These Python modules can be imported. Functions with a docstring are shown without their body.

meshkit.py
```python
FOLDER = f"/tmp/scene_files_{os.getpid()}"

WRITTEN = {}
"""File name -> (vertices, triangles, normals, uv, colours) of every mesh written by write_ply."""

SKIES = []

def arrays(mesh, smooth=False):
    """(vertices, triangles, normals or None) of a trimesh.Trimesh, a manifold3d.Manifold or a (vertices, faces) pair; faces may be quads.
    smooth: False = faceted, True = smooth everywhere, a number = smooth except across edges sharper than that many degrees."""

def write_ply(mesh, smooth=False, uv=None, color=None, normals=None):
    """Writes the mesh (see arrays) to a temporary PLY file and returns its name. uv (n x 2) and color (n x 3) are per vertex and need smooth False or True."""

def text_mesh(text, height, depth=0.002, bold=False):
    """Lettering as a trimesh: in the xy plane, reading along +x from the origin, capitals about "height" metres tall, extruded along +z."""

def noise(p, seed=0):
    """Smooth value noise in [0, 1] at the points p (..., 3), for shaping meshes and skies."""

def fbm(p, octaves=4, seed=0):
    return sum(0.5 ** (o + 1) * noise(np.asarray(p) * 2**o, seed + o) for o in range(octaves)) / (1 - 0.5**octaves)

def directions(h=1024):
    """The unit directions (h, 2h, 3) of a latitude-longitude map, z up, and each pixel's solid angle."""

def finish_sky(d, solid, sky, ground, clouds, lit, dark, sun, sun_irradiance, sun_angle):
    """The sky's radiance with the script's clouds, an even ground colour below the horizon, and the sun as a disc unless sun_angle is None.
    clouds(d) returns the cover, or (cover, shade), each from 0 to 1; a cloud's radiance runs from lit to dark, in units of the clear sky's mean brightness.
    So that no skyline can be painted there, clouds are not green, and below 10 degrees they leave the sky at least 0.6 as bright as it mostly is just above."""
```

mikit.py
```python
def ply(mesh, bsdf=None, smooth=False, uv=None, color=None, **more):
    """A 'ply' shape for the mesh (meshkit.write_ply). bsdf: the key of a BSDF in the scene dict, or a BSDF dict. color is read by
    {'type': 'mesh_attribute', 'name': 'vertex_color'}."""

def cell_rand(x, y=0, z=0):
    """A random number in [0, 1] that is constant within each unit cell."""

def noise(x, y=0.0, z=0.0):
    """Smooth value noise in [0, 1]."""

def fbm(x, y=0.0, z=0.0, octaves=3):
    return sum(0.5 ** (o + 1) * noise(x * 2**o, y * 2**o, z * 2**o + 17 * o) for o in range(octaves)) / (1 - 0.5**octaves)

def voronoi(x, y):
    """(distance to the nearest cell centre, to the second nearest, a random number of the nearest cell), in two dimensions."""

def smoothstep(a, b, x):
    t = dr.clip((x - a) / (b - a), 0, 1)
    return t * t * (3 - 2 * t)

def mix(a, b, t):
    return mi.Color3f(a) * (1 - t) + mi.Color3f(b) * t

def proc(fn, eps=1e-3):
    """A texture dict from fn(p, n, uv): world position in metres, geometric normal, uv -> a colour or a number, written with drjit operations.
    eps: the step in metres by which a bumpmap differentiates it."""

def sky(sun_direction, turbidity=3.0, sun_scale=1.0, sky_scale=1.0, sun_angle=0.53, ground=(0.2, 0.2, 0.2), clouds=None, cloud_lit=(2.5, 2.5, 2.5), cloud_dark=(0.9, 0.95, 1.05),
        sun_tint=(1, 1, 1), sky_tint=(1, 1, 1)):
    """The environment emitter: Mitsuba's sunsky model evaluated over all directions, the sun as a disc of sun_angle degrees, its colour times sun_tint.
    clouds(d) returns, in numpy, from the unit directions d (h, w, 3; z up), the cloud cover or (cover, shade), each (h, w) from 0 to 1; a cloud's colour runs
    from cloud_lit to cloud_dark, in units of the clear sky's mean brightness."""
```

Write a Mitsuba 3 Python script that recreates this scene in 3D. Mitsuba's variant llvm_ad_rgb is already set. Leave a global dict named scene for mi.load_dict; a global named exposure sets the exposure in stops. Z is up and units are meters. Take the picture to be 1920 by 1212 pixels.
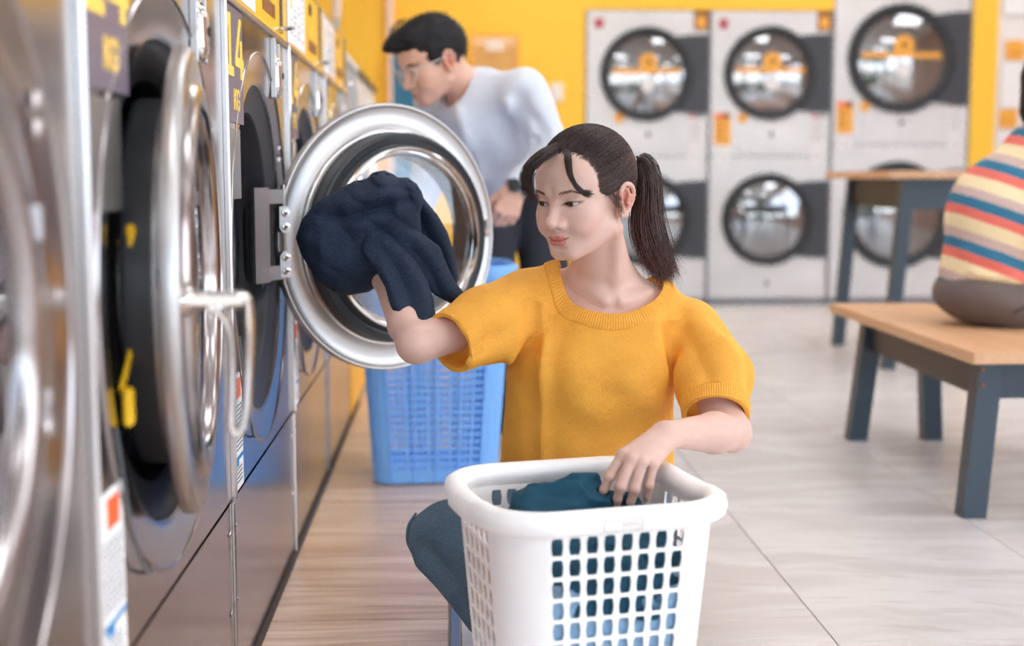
import math, random
import numpy as np
import trimesh
import mitsuba as mi
import drjit as dr
import mikit
from mikit import proc, noise, fbm, smoothstep, mix
import meshkit
import manifold3d as m3
import shapely.geometry as sg

T = mi.ScalarTransform4f
PI = math.pi
rng = np.random.default_rng(7)
scene, labels = {'type': 'scene'}, {}

# ------------------------------------------------------------------ camera, light, exposure
YAW, PITCH = 0.0449065, 0.1079784
FWD = np.array([math.sin(YAW) * math.cos(PITCH), math.cos(YAW) * math.cos(PITCH), -math.sin(PITCH)])
EYE = np.array([0.0, 0.0, 0.87])
scene['camera'] = {'type': 'thinlens', 'fov': 42.0136, 'fov_axis': 'x', 'aperture_radius': 0.0105,
                   'focus_distance': 2.33, 'near_clip': 0.05, 'far_clip': 200.0,
                   'to_world': T().look_at(origin=EYE.tolist(), target=(EYE + FWD).tolist(), up=[0, 0, 1])}
exposure = 0.2


def overcast(d):
    n = meshkit.fbm(d * 3.0, 4, 3)
    return np.clip((n - 0.30) * 3.0, 0, 1)


scene['sky'] = mikit.sky([-0.35, -0.45, 0.82], turbidity=4.0, sun_scale=0.0, sky_scale=22.0, sun_angle=None,
                         ground=(0.32, 0.31, 0.29), clouds=overcast, cloud_lit=(1.5, 1.5, 1.5), cloud_dark=(1.0, 1.02, 1.06))
CEIL_Z = 3.0
PANEL_POWER = 5.0


# ------------------------------------------------------------------ helpers
def rgb(*c):
    return {'type': 'rgb', 'value': list(c)}


def lin(r, g, b):
    """sRGB 0-255 -> linear"""
    o = []
    for v in (r, g, b):
        v = v / 255.0
        o.append(v / 12.92 if v <= 0.04045 else ((v + 0.055) / 1.055) ** 2.4)
    return o


def principled(key, color, rough=0.5, metal=0.0, spec=0.5, two=True, **more):
    c = rgb(*color) if isinstance(color, (list, tuple)) else color
    d = {'type': 'principled', 'base_color': c, 'roughness': rough, 'metallic': metal, 'specular': spec, **more}
    scene[key] = {'type': 'twosided', 'bsdf': d} if two else d
    return key


def bumped(key, inner, fn, scale, eps=1e-3):
    scene[key] = {'type': 'twosided', 'bsdf': {'type': 'bumpmap', 'arbitrary': proc(fn, eps), 'scale': scale, 'bsdf': inner}}
    return key


def prin(color, rough=0.5, metal=0.0, spec=0.5, **more):
    c = rgb(*color) if isinstance(color, (list, tuple)) else color
    return {'type': 'principled', 'base_color': c, 'roughness': rough, 'metallic': metal, 'specular': spec, **more}


def key_for(name):
    if name not in scene:
        return name
    i = 1
    while f'{name}_{i:03d}' in scene:
        i += 1
    return f'{name}_{i:03d}'


def put(name, mesh, bsdf, smooth=False, to_world=None, label=None, cat=None, group=None, kind=None, color=None):
    key = key_for(name)
    d = mesh if isinstance(mesh, dict) else mikit.ply(mesh, bsdf, smooth=smooth, color=color)
    if isinstance(mesh, dict) and bsdf is not None:
        d = {**d, 'bsdf': {'type': 'ref', 'id': bsdf}}
    if to_world is not None:
        d = {**d, 'to_world': to_world}
    scene[key] = d
    tag(key, label, cat, group, kind)
    return key


used_things = {}


def thing(name, label=None, cat=None, group=None, kind=None):
    """a thing whose parts follow: returns a fresh key"""
    i = used_things.get(name, -1) + 1
    used_things[name] = i
    key = name if i == 0 else f'{name}_{i:03d}'
    tag(key, label, cat, group, kind)
    return key


def tag(key, label=None, cat=None, group=None, kind=None):
    e = {k: v for k, v in (('label', label), ('category', cat), ('group', group), ('kind', kind)) if v}
    if e:
        labels.setdefault(key, {}).update(e)


def mesh_of(v, f):
    f = np.asarray(f, int)
    if f.shape[1] == 4:
        f = np.vstack([f[:, [0, 1, 2]], f[:, [0, 2, 3]]])
    return trimesh.Trimesh(np.asarray(v, float), f, process=False)


def join(*ms):
    flat = []
    for m in ms:
        flat += list(m) if isinstance(m, (list, tuple)) else [m]
    return trimesh.util.concatenate(flat)


def cbox(size, center=(0, 0, 0), c=0.004, rotz=0.0):
    """a box with chamfered edges (44 triangles)"""
    h = np.asarray(size, float) / 2
    c = min(c, 0.45 * h.min() * 2 * 0.9)
    pts = []
    for sx in (-1, 1):
        for sy in (-1, 1):
            for sz in (-1, 1):
                s = np.array([sx, sy, sz])
                for k in range(3):
                    q = h - c
                    q = q.copy()
                    q[k] = h[k]
                    pts.append(s * q)
    m = trimesh.convex.convex_hull(np.array(pts))
    if rotz:
        m.apply_transform(trimesh.transformations.rotation_matrix(rotz, [0, 0, 1]))
    m.apply_translation(center)
    return m


def box(size, center=(0, 0, 0)):
    m = trimesh.creation.box(size)
    m.apply_translation(center)
    return m


def lathe(profile, n=64, a0=0.0, a1=2 * PI):
    """profile: list of (r, h) from outside to inside or any order; axis z."""
    p = np.asarray(profile, float)
    full = abs(a1 - a0 - 2 * PI) < 1e-6
    ang = np.linspace(a0, a1, n, endpoint=not full)
    v = np.stack([p[None, :, 0] * np.cos(ang)[:, None], p[None, :, 0] * np.sin(ang)[:, None], np.broadcast_to(p[None, :, 1], (n, len(p)))], -1).reshape(-1, 3)
    m = len(p)
    i = np.arange(n if full else n - 1)
    f = []
    for k in range(m - 1):
        a, b = i * m + k, ((i + 1) % n) * m + k
        f.append(np.stack([a, b, b + 1, a + 1], 1))
    return mesh_of(v, np.vstack(f))


def sweep(path, radius, sides=10, caps=True, flat=None):
    """round tube along a polyline (radius number or per point); flat=(vector, ratio) squashes it along vector"""
    p = np.asarray(path, float)
    n = len(p)
    r = np.broadcast_to(np.asarray(radius, float), (n,))
    t = np.gradient(p, axis=0)
    t /= np.linalg.norm(t, axis=1, keepdims=True) + 1e-12
    ref = np.array([0, 0, 1.0]) if abs(t[0, 2]) < 0.9 else np.array([1.0, 0, 0])
    a = np.cross(t[0], ref)
    a /= np.linalg.norm(a)
    A = []
    for k in range(n):
        a = a - t[k] * (a @ t[k])
        a /= np.linalg.norm(a) + 1e-12
        A.append(a)
    A = np.array(A)
    B = np.cross(t, A)
    th = np.arange(sides) * 2 * PI / sides
    off = r[:, None, None] * (np.cos(th)[None, :, None] * A[:, None] + np.sin(th)[None, :, None] * B[:, None])
    if flat is not None:
        w = np.asarray(flat[0], float) / np.linalg.norm(flat[0])
        off = off - (1 - flat[1]) * (off @ w)[..., None] * w
    v = (p[:, None] + off).reshape(-1, 3)
    i, j = np.meshgrid(np.arange(n - 1), np.arange(sides), indexing='ij')
    a_ = i * sides + j
    b_ = i * sides + (j + 1) % sides
    f = np.stack([a_, b_, b_ + sides, a_ + sides], -1).reshape(-1, 4)
    m = mesh_of(v, f)
    if caps:
        v = np.vstack([m.vertices, p[:1], p[-1:]])
        k = np.arange(sides)
        f0 = np.stack([np.full(sides, n * sides), (k + 1) % sides, k], 1)
        f1 = np.stack([np.full(sides, n * sides + 1), (n - 1) * sides + k, (n - 1) * sides + (k + 1) % sides], 1)
        m = trimesh.Trimesh(v, np.vstack([m.faces, f0, f1]), process=False)
    return m


def smooth_path(pts, n=40):
    """Catmull-Rom through the points"""
    p = np.asarray(pts, float)
    q = np.vstack([2 * p[0] - p[1], p, 2 * p[-1] - p[-2]])
    t = np.linspace(0, len(p) - 1 - 1e-9, n)
    i = t.astype(int)
    u = (t - i)[:, None]
    a, b, c, d = q[i], q[i + 1], q[i + 2], q[i + 3]
    return 0.5 * (2 * b + (c - a) * u + (2 * a - 5 * b + 4 * c - d) * u ** 2 + (-a + 3 * b - 3 * c + d) * u ** 3)


def frame(origin, x, y, z):
    m = np.eye(4)
    m[:3, 0], m[:3, 1], m[:3, 2], m[:3, 3] = x, y, z, origin
    return m


def moved(m, mat):
    m = m.copy()
    m.apply_transform(mat)
    return m


def disc(r, h=0.0, n=48):
    return lathe([(r, h), (1e-5, h)], n)


def extrude(poly, depth):
    return trimesh.creation.extrude_polygon(poly, depth, engine='earcut')


# implicit surfaces -------------------------------------------------
def smin(a, b, k):
    h = np.clip(0.5 + 0.5 * (b - a) / k, 0, 1)
    return b + (a - b) * h - k * h * (1 - h)


def smax(a, b, k):
    return -smin(-a, -b, k)


def s_sphere(p, c, r):
    return np.linalg.norm(p - np.asarray(c, p.dtype), axis=1) - r


def s_ell(p, c, r, R=None):
    q = p - np.asarray(c, p.dtype)
    if R is not None:
        q = q @ np.asarray(R, p.dtype)
    r = np.asarray(r, p.dtype)
    k0 = np.linalg.norm(q / r, axis=1)
    k1 = np.linalg.norm(q / (r * r), axis=1)
    return k0 * (k0 - 1.0) / np.maximum(k1, 1e-9)


def s_cone(p, a, b, ra, rb):
    """tapered capsule"""
    a, b = np.asarray(a, p.dtype), np.asarray(b, p.dtype)
    ba = b - a
    t = np.clip(((p - a) @ ba) / max(float(ba @ ba), 1e-12), 0, 1)
    d = np.linalg.norm(p - a - t[:, None] * ba, axis=1)
    return d - (ra + (rb - ra) * t)


def s_chain(p, pts, rad, k=0.0):
    d = None
    for i in range(len(pts) - 1):
        e = s_cone(p, pts[i], pts[i + 1], rad[i], rad[i + 1])
        d = e if d is None else (smin(d, e, k) if k > 0 else np.minimum(d, e))
    return d


def d_poly(p, pts):
    return s_chain(p, pts, [0.0] * len(pts))


def surface(fn, lo, hi, h, block=5):
    """surface nets of fn(points) = 0 in a box with cells of h; fn is evaluated finely near the surface only"""
    lo, hi = np.asarray(lo, float), np.asarray(hi, float)
    nb = np.ceil((hi - lo) / (h * block)).astype(int)
    H = h * block
    ax = [lo[k] + H * (np.arange(nb[k]) + 0.5) for k in range(3)]
    C = np.stack(np.meshgrid(*ax, indexing='ij'), -1).reshape(-1, 3).astype(np.float32)
    fc = fn(C).astype(np.float32)
    near = np.abs(fc) < H * 1.35
    n = nb * block
    F = np.repeat(np.repeat(np.repeat(fc.reshape(nb), block, 0), block, 1), block, 2)
    idx = np.argwhere(near.reshape(nb))
    o = np.stack(np.meshgrid(*[np.arange(block)] * 3, indexing='ij'), -1).reshape(-1, 3)
    for part in np.array_split(idx, max(1, len(idx) * block ** 3 // 400000)):
        if not len(part):
            continue
        g = (part[:, None] * block + o[None]).reshape(-1, 3)
        P = (lo + (g + 0.5) * h).astype(np.float32)
        F[g[:, 0], g[:, 1], g[:, 2]] = fn(P)
    return nets(F, lo + 0.5 * h, h)


def nets(F, lo, h):
    S = F < 0
    n = np.array(F.shape)
    acc = np.zeros((*(n - 1), 3), np.float32)
    cnt = np.zeros(n - 1, np.float32)
    cor = [(a, b, c) for a in (0, 1) for b in (0, 1) for c in (0, 1)]

    def sl(o):
        return tuple(slice(o[k], n[k] - 1 + o[k]) for k in range(3))
    allin = np.ones(n - 1, bool)
    anyin = np.zeros(n - 1, bool)
    for o in cor:
        allin &= S[sl(o)]
        anyin |= S[sl(o)]
    act = np.argwhere(anyin & ~allin)
    a0, a1, a2 = act.T
    acc = np.zeros((len(act), 3))
    cnt = np.zeros(len(act))
    for o in cor:
        for k in range(3):
            if o[k] == 0:
                e = list(o)
                e[k] = 1
                f0 = F[a0 + o[0], a1 + o[1], a2 + o[2]].astype(float)
                f1 = F[a0 + e[0], a1 + e[1], a2 + e[2]].astype(float)
                x = (f0 < 0) != (f1 < 0)
                t = np.where(x, f0 / np.where(x, f0 - f1, 1), 0)
                q = np.tile(np.array(o, float), (len(act), 1))
                q[:, k] += t
                acc += q * x[:, None]
                cnt += x
    v = lo + h * (act + acc / cnt[:, None])
    ids = -np.ones(n - 1, np.int64)
    ids[a0, a1, a2] = np.arange(len(act))
    faces = []
    for k in range(3):
        i, j = (k + 1) % 3, (k + 2) % 3
        s0 = [slice(1, n[m] - 1) for m in range(3)]
        s1 = list(s0)
        s0[k] = slice(0, n[k] - 1)
        s1[k] = slice(1, n[k])
        A, B = S[tuple(s0)], S[tuple(s1)]
        for flag, rev in ((A & ~B, False), (~A & B, True)):
            g = np.argwhere(flag)
            if not len(g):
                continue
            g = g + np.array([0 if m == k else 1 for m in range(3)])

            def at(di, dj):
                q = g.copy()
                q[:, i] -= di
                q[:, j] -= dj
                return ids[q[:, 0], q[:, 1], q[:, 2]]
            quad = np.stack([at(1, 1), at(0, 1), at(0, 0), at(1, 0)], 1)
            if rev:
                quad = quad[:, ::-1]
            faces.append(quad[(quad >= 0).all(1)])
    return mesh_of(v, np.vstack(faces))


def grid_mesh(P, closed_u=False):
    """P (nu, nv, 3) -> mesh"""
    nu, nv = P.shape[:2]
    i, j = np.meshgrid(np.arange(nu if closed_u else nu - 1), np.arange(nv - 1), indexing='ij')
    a = i * nv + j
    b = ((i + 1) % nu) * nv + j
    return mesh_of(P.reshape(-1, 3), np.stack([a, b, b + 1, a + 1], -1).reshape(-1, 4))


def rot(axis, deg):
    return trimesh.transformations.rotation_matrix(math.radians(deg), axis)[:3, :3]


# ------------------------------------------------------------------ the room
def tile_color(p, n, uv):
    cx, cy = dr.floor((p.x - 0.125) / 0.595), dr.floor(p.y / 1.19)
    r = mikit.cell_rand(cx, cy, 3)
    x, y = p.x + r * 7.0, p.y + r * 3.0
    warp = fbm(x * 2.0, y * 2.2, 1.0, octaves=3)
    s = fbm(x * 3.0 + warp * 2.0, y * 16.0 + warp * 5.0, 4.0, octaves=4)
    s2 = fbm(x * 9.0, y * 60.0 + warp * 8.0, 9.0, octaves=3)
    c = mix(lin(193, 188, 186), lin(207, 203, 202), smoothstep(0.3, 0.7, s))
    c = mix(c, lin(176, 168, 164), smoothstep(0.60, 0.82, s2) * 0.35)
    return c * (0.97 + 0.05 * r)


def plank_color(p, n, uv):
    k = dr.floor((p.y - 0.448) / 0.709)
    r = mikit.cell_rand(k, 5, 1)
    w = fbm(p.x * 1.5 + r * 9, p.y * 4.0, 2.0, octaves=3)
    g = fbm(p.x * 2.6 + r * 5, p.y * 46.0 + w * 5.0, r * 20.0, octaves=4)
    g2 = noise(p.x * 7.0, p.y * 190.0 + w * 9.0, 3.0)
    c = mix(lin(184, 152, 129), lin(212, 186, 165), smoothstep(0.28, 0.72, g))
    c = mix(c, lin(160, 124, 98), smoothstep(0.62, 0.95, g2) * 0.35)
    return c * (0.95 + 0.10 * r)


def orange_peel(p, n, uv):
    return fbm(p.x * 160 + p.y * 40, p.y * 160, p.z * 160, octaves=2)


principled('m_tile', proc(tile_color), rough=0.30, spec=0.5)
principled('m_plank', proc(plank_color), rough=0.30, spec=0.5)
principled('m_grout', lin(170, 160, 150), rough=0.8)
principled('m_joint', lin(66, 56, 50), rough=0.8)
bumped('m_yellow_wall', prin(lin(252, 202, 66), rough=0.55, spec=0.4), orange_peel, 0.0004)
principled('m_white_wall', lin(232, 229, 226), rough=0.6)
principled('m_clay_wall', lin(200, 166, 146), rough=0.6)
principled('m_ceiling', lin(238, 237, 235), rough=0.8)
principled('m_trim', lin(150, 150, 152), rough=0.3, metal=1.0)
principled('m_frame_grey', lin(170, 168, 166), rough=0.5)
X0, X1, Y0, Y1 = -1.25, 5.6, -3.6, 9.12
ROW_X = -0.37

put('floor', box((X1 - X0 + 0.4, Y1 - Y0 + 0.8, 0.1), ((X0 + X1) / 2, (Y0 + Y1) / 2 + 0.2, -0.054)), 'm_grout', kind='structure')
edges = [0.0135, 0.125] + [0.125 + 0.595 * k for k in range(1, 10)] + [X1]
for i in range(len(edges) - 1):
    y = Y0 + (0.3 if i % 2 else 0.0)
    cuts = [Y0] + ([Y0 + 0.6] if i % 2 else []) + [Y0 + (0.6 if i % 2 else 0) + 1.19 * k for k in range(1, 11)]
    cuts = [c for c in cuts if c < Y1 - 0.05] + [Y1]
    for a, b in zip(cuts[:-1], cuts[1:]):
        w, l = edges[i + 1] - edges[i] - 0.0022, b - a - 0.0022
        put('floor__tile', cbox((w, l, 0.008), ((edges[i] + edges[i + 1]) / 2, (a + b) / 2, -0.004), 0.0008), 'm_tile')
cuts = [0.448 + 0.709 * k for k in range(-6, 14)]
cuts = [c for c in cuts if Y0 < c < Y1]
for a, b in zip([Y0] + cuts, cuts + [Y1]):
    put('floor__wood_plank', cbox((0.352, b - a - 0.0035, 0.008), (-0.187, (a + b) / 2, -0.004), 0.001), 'm_plank')
put('floor__plank_bed', box((0.355, Y1 - Y0, 0.004), (-0.188, (Y0 + Y1) / 2, -0.0065)), 'm_joint')
put('trim_1', cbox((0.021, Y1 - Y0, 0.016), (0.0025, (Y0 + Y1) / 2, -0.0045), 0.002), 'm_trim', kind='structure',
    label='thin metal edging strip between the wood-look strip and the pale tiles')
put('trim_2', join(cbox((0.012, 6.6, 0.012), (-0.366, 1.85, 0.002), 0.003)), 'm_joint', kind='structure',
    label='dark sealant line along the foot of the washer row')

put('wall_left', box((0.1, Y1 - Y0 + 0.2, CEIL_Z), (X0 - 0.05, (Y0 + Y1) / 2, CEIL_Z / 2)), 'm_white_wall', kind='structure')
# back wall: yellow left of the dryers, above the two smaller ones, a column right of the tall one; white beyond
put('wall_back', box((0.904 - X0, 0.75, CEIL_Z), ((0.904 + X0) / 2, Y1 + 0.375, CEIL_Z / 2)), 'm_yellow_wall', kind='structure')
put('wall_back_header', box((2.598 - 0.904, 0.72, CEIL_Z - 2.005), ((2.598 + 0.904) / 2, Y1 + 0.36, (CEIL_Z + 2.005) / 2)), 'm_yellow_wall', kind='structure')
put('wall_back_upper_header', box((3.555 - 2.598, 0.72, CEIL_Z - 2.30), ((3.555 + 2.598) / 2, Y1 + 0.36, (CEIL_Z + 2.30) / 2)), 'm_yellow_wall', kind='structure')
put('wall_back_column', box((0.178, 0.76, CEIL_Z), (3.646, Y1 + 0.37, CEIL_Z / 2)), 'm_yellow_wall', kind='structure')
put('wall_back_white', box((X1 - 3.735, 0.7, CEIL_Z), ((X1 + 3.735) / 2, Y1 + 0.36, CEIL_Z / 2)), 'm_white_wall', kind='structure')
put('wall_back_niche', box((2.7, 0.08, CEIL_Z), (2.2, Y1 + 0.80, CEIL_Z / 2)), 'm_white_wall', kind='structure')
# right side: solid, with one window near the shop front
put('wall_right', join(box((0.1, Y1 - 3.2, CEIL_Z), (X1 + 0.05, (Y1 + 3.2) / 2, CEIL_Z / 2)), box((0.1, 3.2 - Y0, 0.55), (X1 + 0.05, (Y0 + 3.2) / 2, 0.275)), box((0.1, 3.2 - Y0, 0.25), (X1 + 0.05, (Y0 + 3.2) / 2, CEIL_Z - 0.125)),
                       box((0.1, 0.3, CEIL_Z), (X1 + 0.05, Y0 + 0.15, CEIL_Z / 2)), box((0.1, 0.12, CEIL_Z), (X1 + 0.05, 0.3, CEIL_Z / 2))), 'm_clay_wall', kind='structure')
put('wall_front', join(box((X1 - X0, 0.12, 0.45), ((X0 + X1) / 2, Y0 - 0.06, CEIL_Z - 0.225)), box((X1 - X0, 0.12, 0.12), ((X0 + X1) / 2, Y0 - 0.06, 0.06)),
                       *[box((0.14, 0.14, CEIL_Z), (x, Y0 - 0.07, CEIL_Z / 2)) for x in (X0 + 0.07, 0.4, 2.05, 3.8, X1 - 0.07)]), 'm_frame_grey', kind='structure')
put('ceiling', box((X1 - X0 + 0.2, Y1 - Y0 + 0.2, 0.1), ((X0 + X1) / 2, (Y0 + Y1) / 2, CEIL_Z + 0.05)), 'm_ceiling', kind='structure')
put('pavement_ground', box((60, 40, 0.1), (2, Y0 - 20.2, -0.07)), 'm_grout', kind='structure')

principled('m_lamp_frame', lin(225, 225, 225), rough=0.5)
scene['m_diffuser'] = {'type': 'diffuse', 'reflectance': rgb(0.8, 0.8, 0.8)}
for iy, y in enumerate((-1.6, 1.0, 3.6, 6.2, 8.2)):
    for ix, x in enumerate((0.55, 2.4, 4.3)):
        k = thing('ceiling_light', 'square white ceiling light panel set in the laundry ceiling', 'ceiling light', 'ceiling light panels')
        put(k + '__frame', join(cbox((0.9, 0.04, 0.03), (x, y - 0.43, CEIL_Z - 0.015)), cbox((0.9, 0.04, 0.03), (x, y + 0.43, CEIL_Z - 0.015)),
                                cbox((0.04, 0.82, 0.03), (x - 0.43, y, CEIL_Z - 0.015)), cbox((0.04, 0.82, 0.03), (x + 0.43, y, CEIL_Z - 0.015))), 'm_lamp_frame')
        q = mesh_of([[x - .41, y - .41, CEIL_Z - 0.012], [x - .41, y + .41, CEIL_Z - 0.012], [x + .41, y + .41, CEIL_Z - 0.012], [x + .41, y - .41, CEIL_Z - 0.012]], [[0, 1, 2, 3]])
        key = put(k + '__diffuser', q, 'm_diffuser')
        scene[key]['emitter'] = {'type': 'area', 'radiance': rgb(PANEL_POWER * 0.96, PANEL_POWER, PANEL_POWER * 1.05)}


# trees and a hedge across the forecourt (they show only as reflections in the dryer doors)
def leaf_green(p, n, uv):
    return mix(lin(52, 92, 48), lin(112, 150, 84), noise(p.x * 2.3, p.y * 2.3, p.z * 2.3))


scene['m_leaf'] = {'type': 'principledthin', 'base_color': proc(leaf_green), 'roughness': 0.6, 'diff_trans': 0.6}
principled('m_trunk', lin(96, 78, 62), rough=0.9)


def crown(c, r, n, seed):
    g = np.random.default_rng(seed)
    d = g.normal(size=(n, 3))
    d /= np.linalg.norm(d, axis=1, keepdims=True)
    p = np.array(c) + d * np.array(r) * g.uniform(.45, 1, (n, 1)) ** .6
    a, b = g.normal(size=(n, 3)), g.normal(size=(n, 3))
    a *= .10 / np.linalg.norm(a, axis=1, keepdims=True)
    b *= .16 / np.linalg.norm(b, axis=1, keepdims=True)
    v = np.stack([p - a, p + b, p + a, p - b], 1).reshape(-1, 3)
    return mesh_of(v, np.arange(4 * n).reshape(-1, 4))


for i, (x, y, h, r) in enumerate(((-3.0, -12.5, 4.6, 2.0), (1.2, -14.0, 5.2, 2.3), (5.8, -12.0, 4.4, 2.1))):
    k = thing('street_tree', 'leafy green tree across the forecourt outside the open shop front', 'tree', 'trees outside the shop front')
    put(k + '__trunk', sweep([(x, y, -0.02), (x + .1, y, h * .5), (x, y + .1, h)], [.16, .12, .06], 10), 'm_trunk', smooth=True)
    put(k + '__crown', crown((x, y, h), (r, r, r * .8), 3200, 40 + i), 'm_leaf', kind='stuff')
for i, x in enumerate((-1.5, 1.6, 4.7)):
    k = put('hedge', crown((x, -8.6, .45), (1.3, .5, .5), 2200, 60 + i), 'm_leaf', kind='stuff', label='low green hedge outside the open shop front', cat='hedge', group='hedges outside the shop front')


# ------------------------------------------------------------------ the washer row
def brushed(p, n, uv):
    return fbm(p.x * 30 + p.y * 30, p.y * 4, p.z * 900, octaves=2)


def steel_tint(p, n, uv):
    g = fbm(p.y * 3.0, p.z * 3.0, p.x * 3.0, octaves=3)
    return mix(lin(164, 157, 156), lin(184, 177, 176), g)


principled('m_panel_steel', proc(steel_tint), rough=0.17, metal=1.0)
principled('m_edge_steel', lin(214, 210, 208), rough=0.28, metal=1.0)
principled('m_chrome', lin(226, 224, 222), rough=0.08, metal=1.0)
principled('m_satin', lin(196, 194, 193), rough=0.36, metal=1.0)
principled('m_bracket', lin(168, 168, 172), rough=0.42, metal=1.0)
principled('m_black_plastic', lin(30, 31, 34), rough=0.42)
principled('m_recess', lin(46, 47, 52), rough=0.45)
principled('m_drum', lin(92, 90, 90), rough=0.3, metal=1.0)
principled('m_gasket', lin(44, 47, 51), rough=0.34)
scene['m_tube'] = {'type': 'twosided', 'bsdf': {'type': 'diffuse', 'reflectance': rgb(*lin(26, 28, 38))}}
principled('m_yellow_print', lin(244, 186, 52), rough=0.35)
principled('m_badge', lin(112, 100, 112), rough=0.4)
principled('m_digits', lin(248, 206, 92), rough=0.5)
principled('m_paper', lin(236, 236, 236), rough=0.5)
principled('m_ink', lin(86, 92, 96), rough=0.6)
principled('m_ink_blue', lin(52, 128, 178), rough=0.6)
principled('m_ink_orange', lin(236, 96, 44), rough=0.6)
principled('m_ink_green', lin(70, 150, 110), rough=0.6)
principled('m_ink_brown', lin(140, 88, 46), rough=0.6)
principled('m_yellow_strap', lin(250, 198, 30), rough=0.45)
scene['m_glass'] = {'type': 'thindielectric', 'int_ior': 1.5}

W = 0.85
CZ = 0.735


def ring_to_square(rings, half_y, z_lo, z_hi, n=192, extra=7, wob=0.00035, seed=0):
    """front panel: rings [(r, x)] around (0, CZ), the last one blended out to the rectangle"""
    a = np.arange(n) * 2 * PI / n
    c, s = np.cos(a), np.sin(a)
    up = np.where(s > 0, z_hi - CZ, CZ - z_lo)
    k = np.minimum(half_y / np.maximum(np.abs(c), 1e-9), up / np.maximum(np.abs(s), 1e-9))
    rows = [np.stack([np.full(n, x), r * c, CZ + r * s], 1) for r, x in rings]
    r_end = rings[-1][0]
    for t in np.linspace(0, 1, extra + 1)[1:]:
        rr = r_end + (k - r_end) * t
        rows.append(np.stack([np.full(n, 0.0), rr * c, CZ + rr * s], 1))
    P = np.array(rows).transpose(1, 0, 2)
    q = P.reshape(-1, 3)
    w = meshkit.fbm(np.stack([q[:, 1] * 6, q[:, 2] * 6, q[:, 0] * 0 + seed], 1), 3, seed) - 0.5
    P[..., 0] += (w * wob * 2).reshape(P.shape[:2])
    return grid_mesh(P, closed_u=True)


HALF = W / 2 - 0.003
front_rings = [(0.313, -0.0075), (0.3155, -0.0050), (0.322, -0.0036), (0.345, -0.0020), (0.370, -0.0005), (0.3722, 0.0003), (0.3735, 0.0026), (0.3748, 0.0034), (0.3761, 0.0026), (0.3775, 0.0)]
front_dict = mikit.ply(ring_to_square(front_rings, HALF, 0.337, 1.160), 'm_panel_steel', smooth=40)
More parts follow.
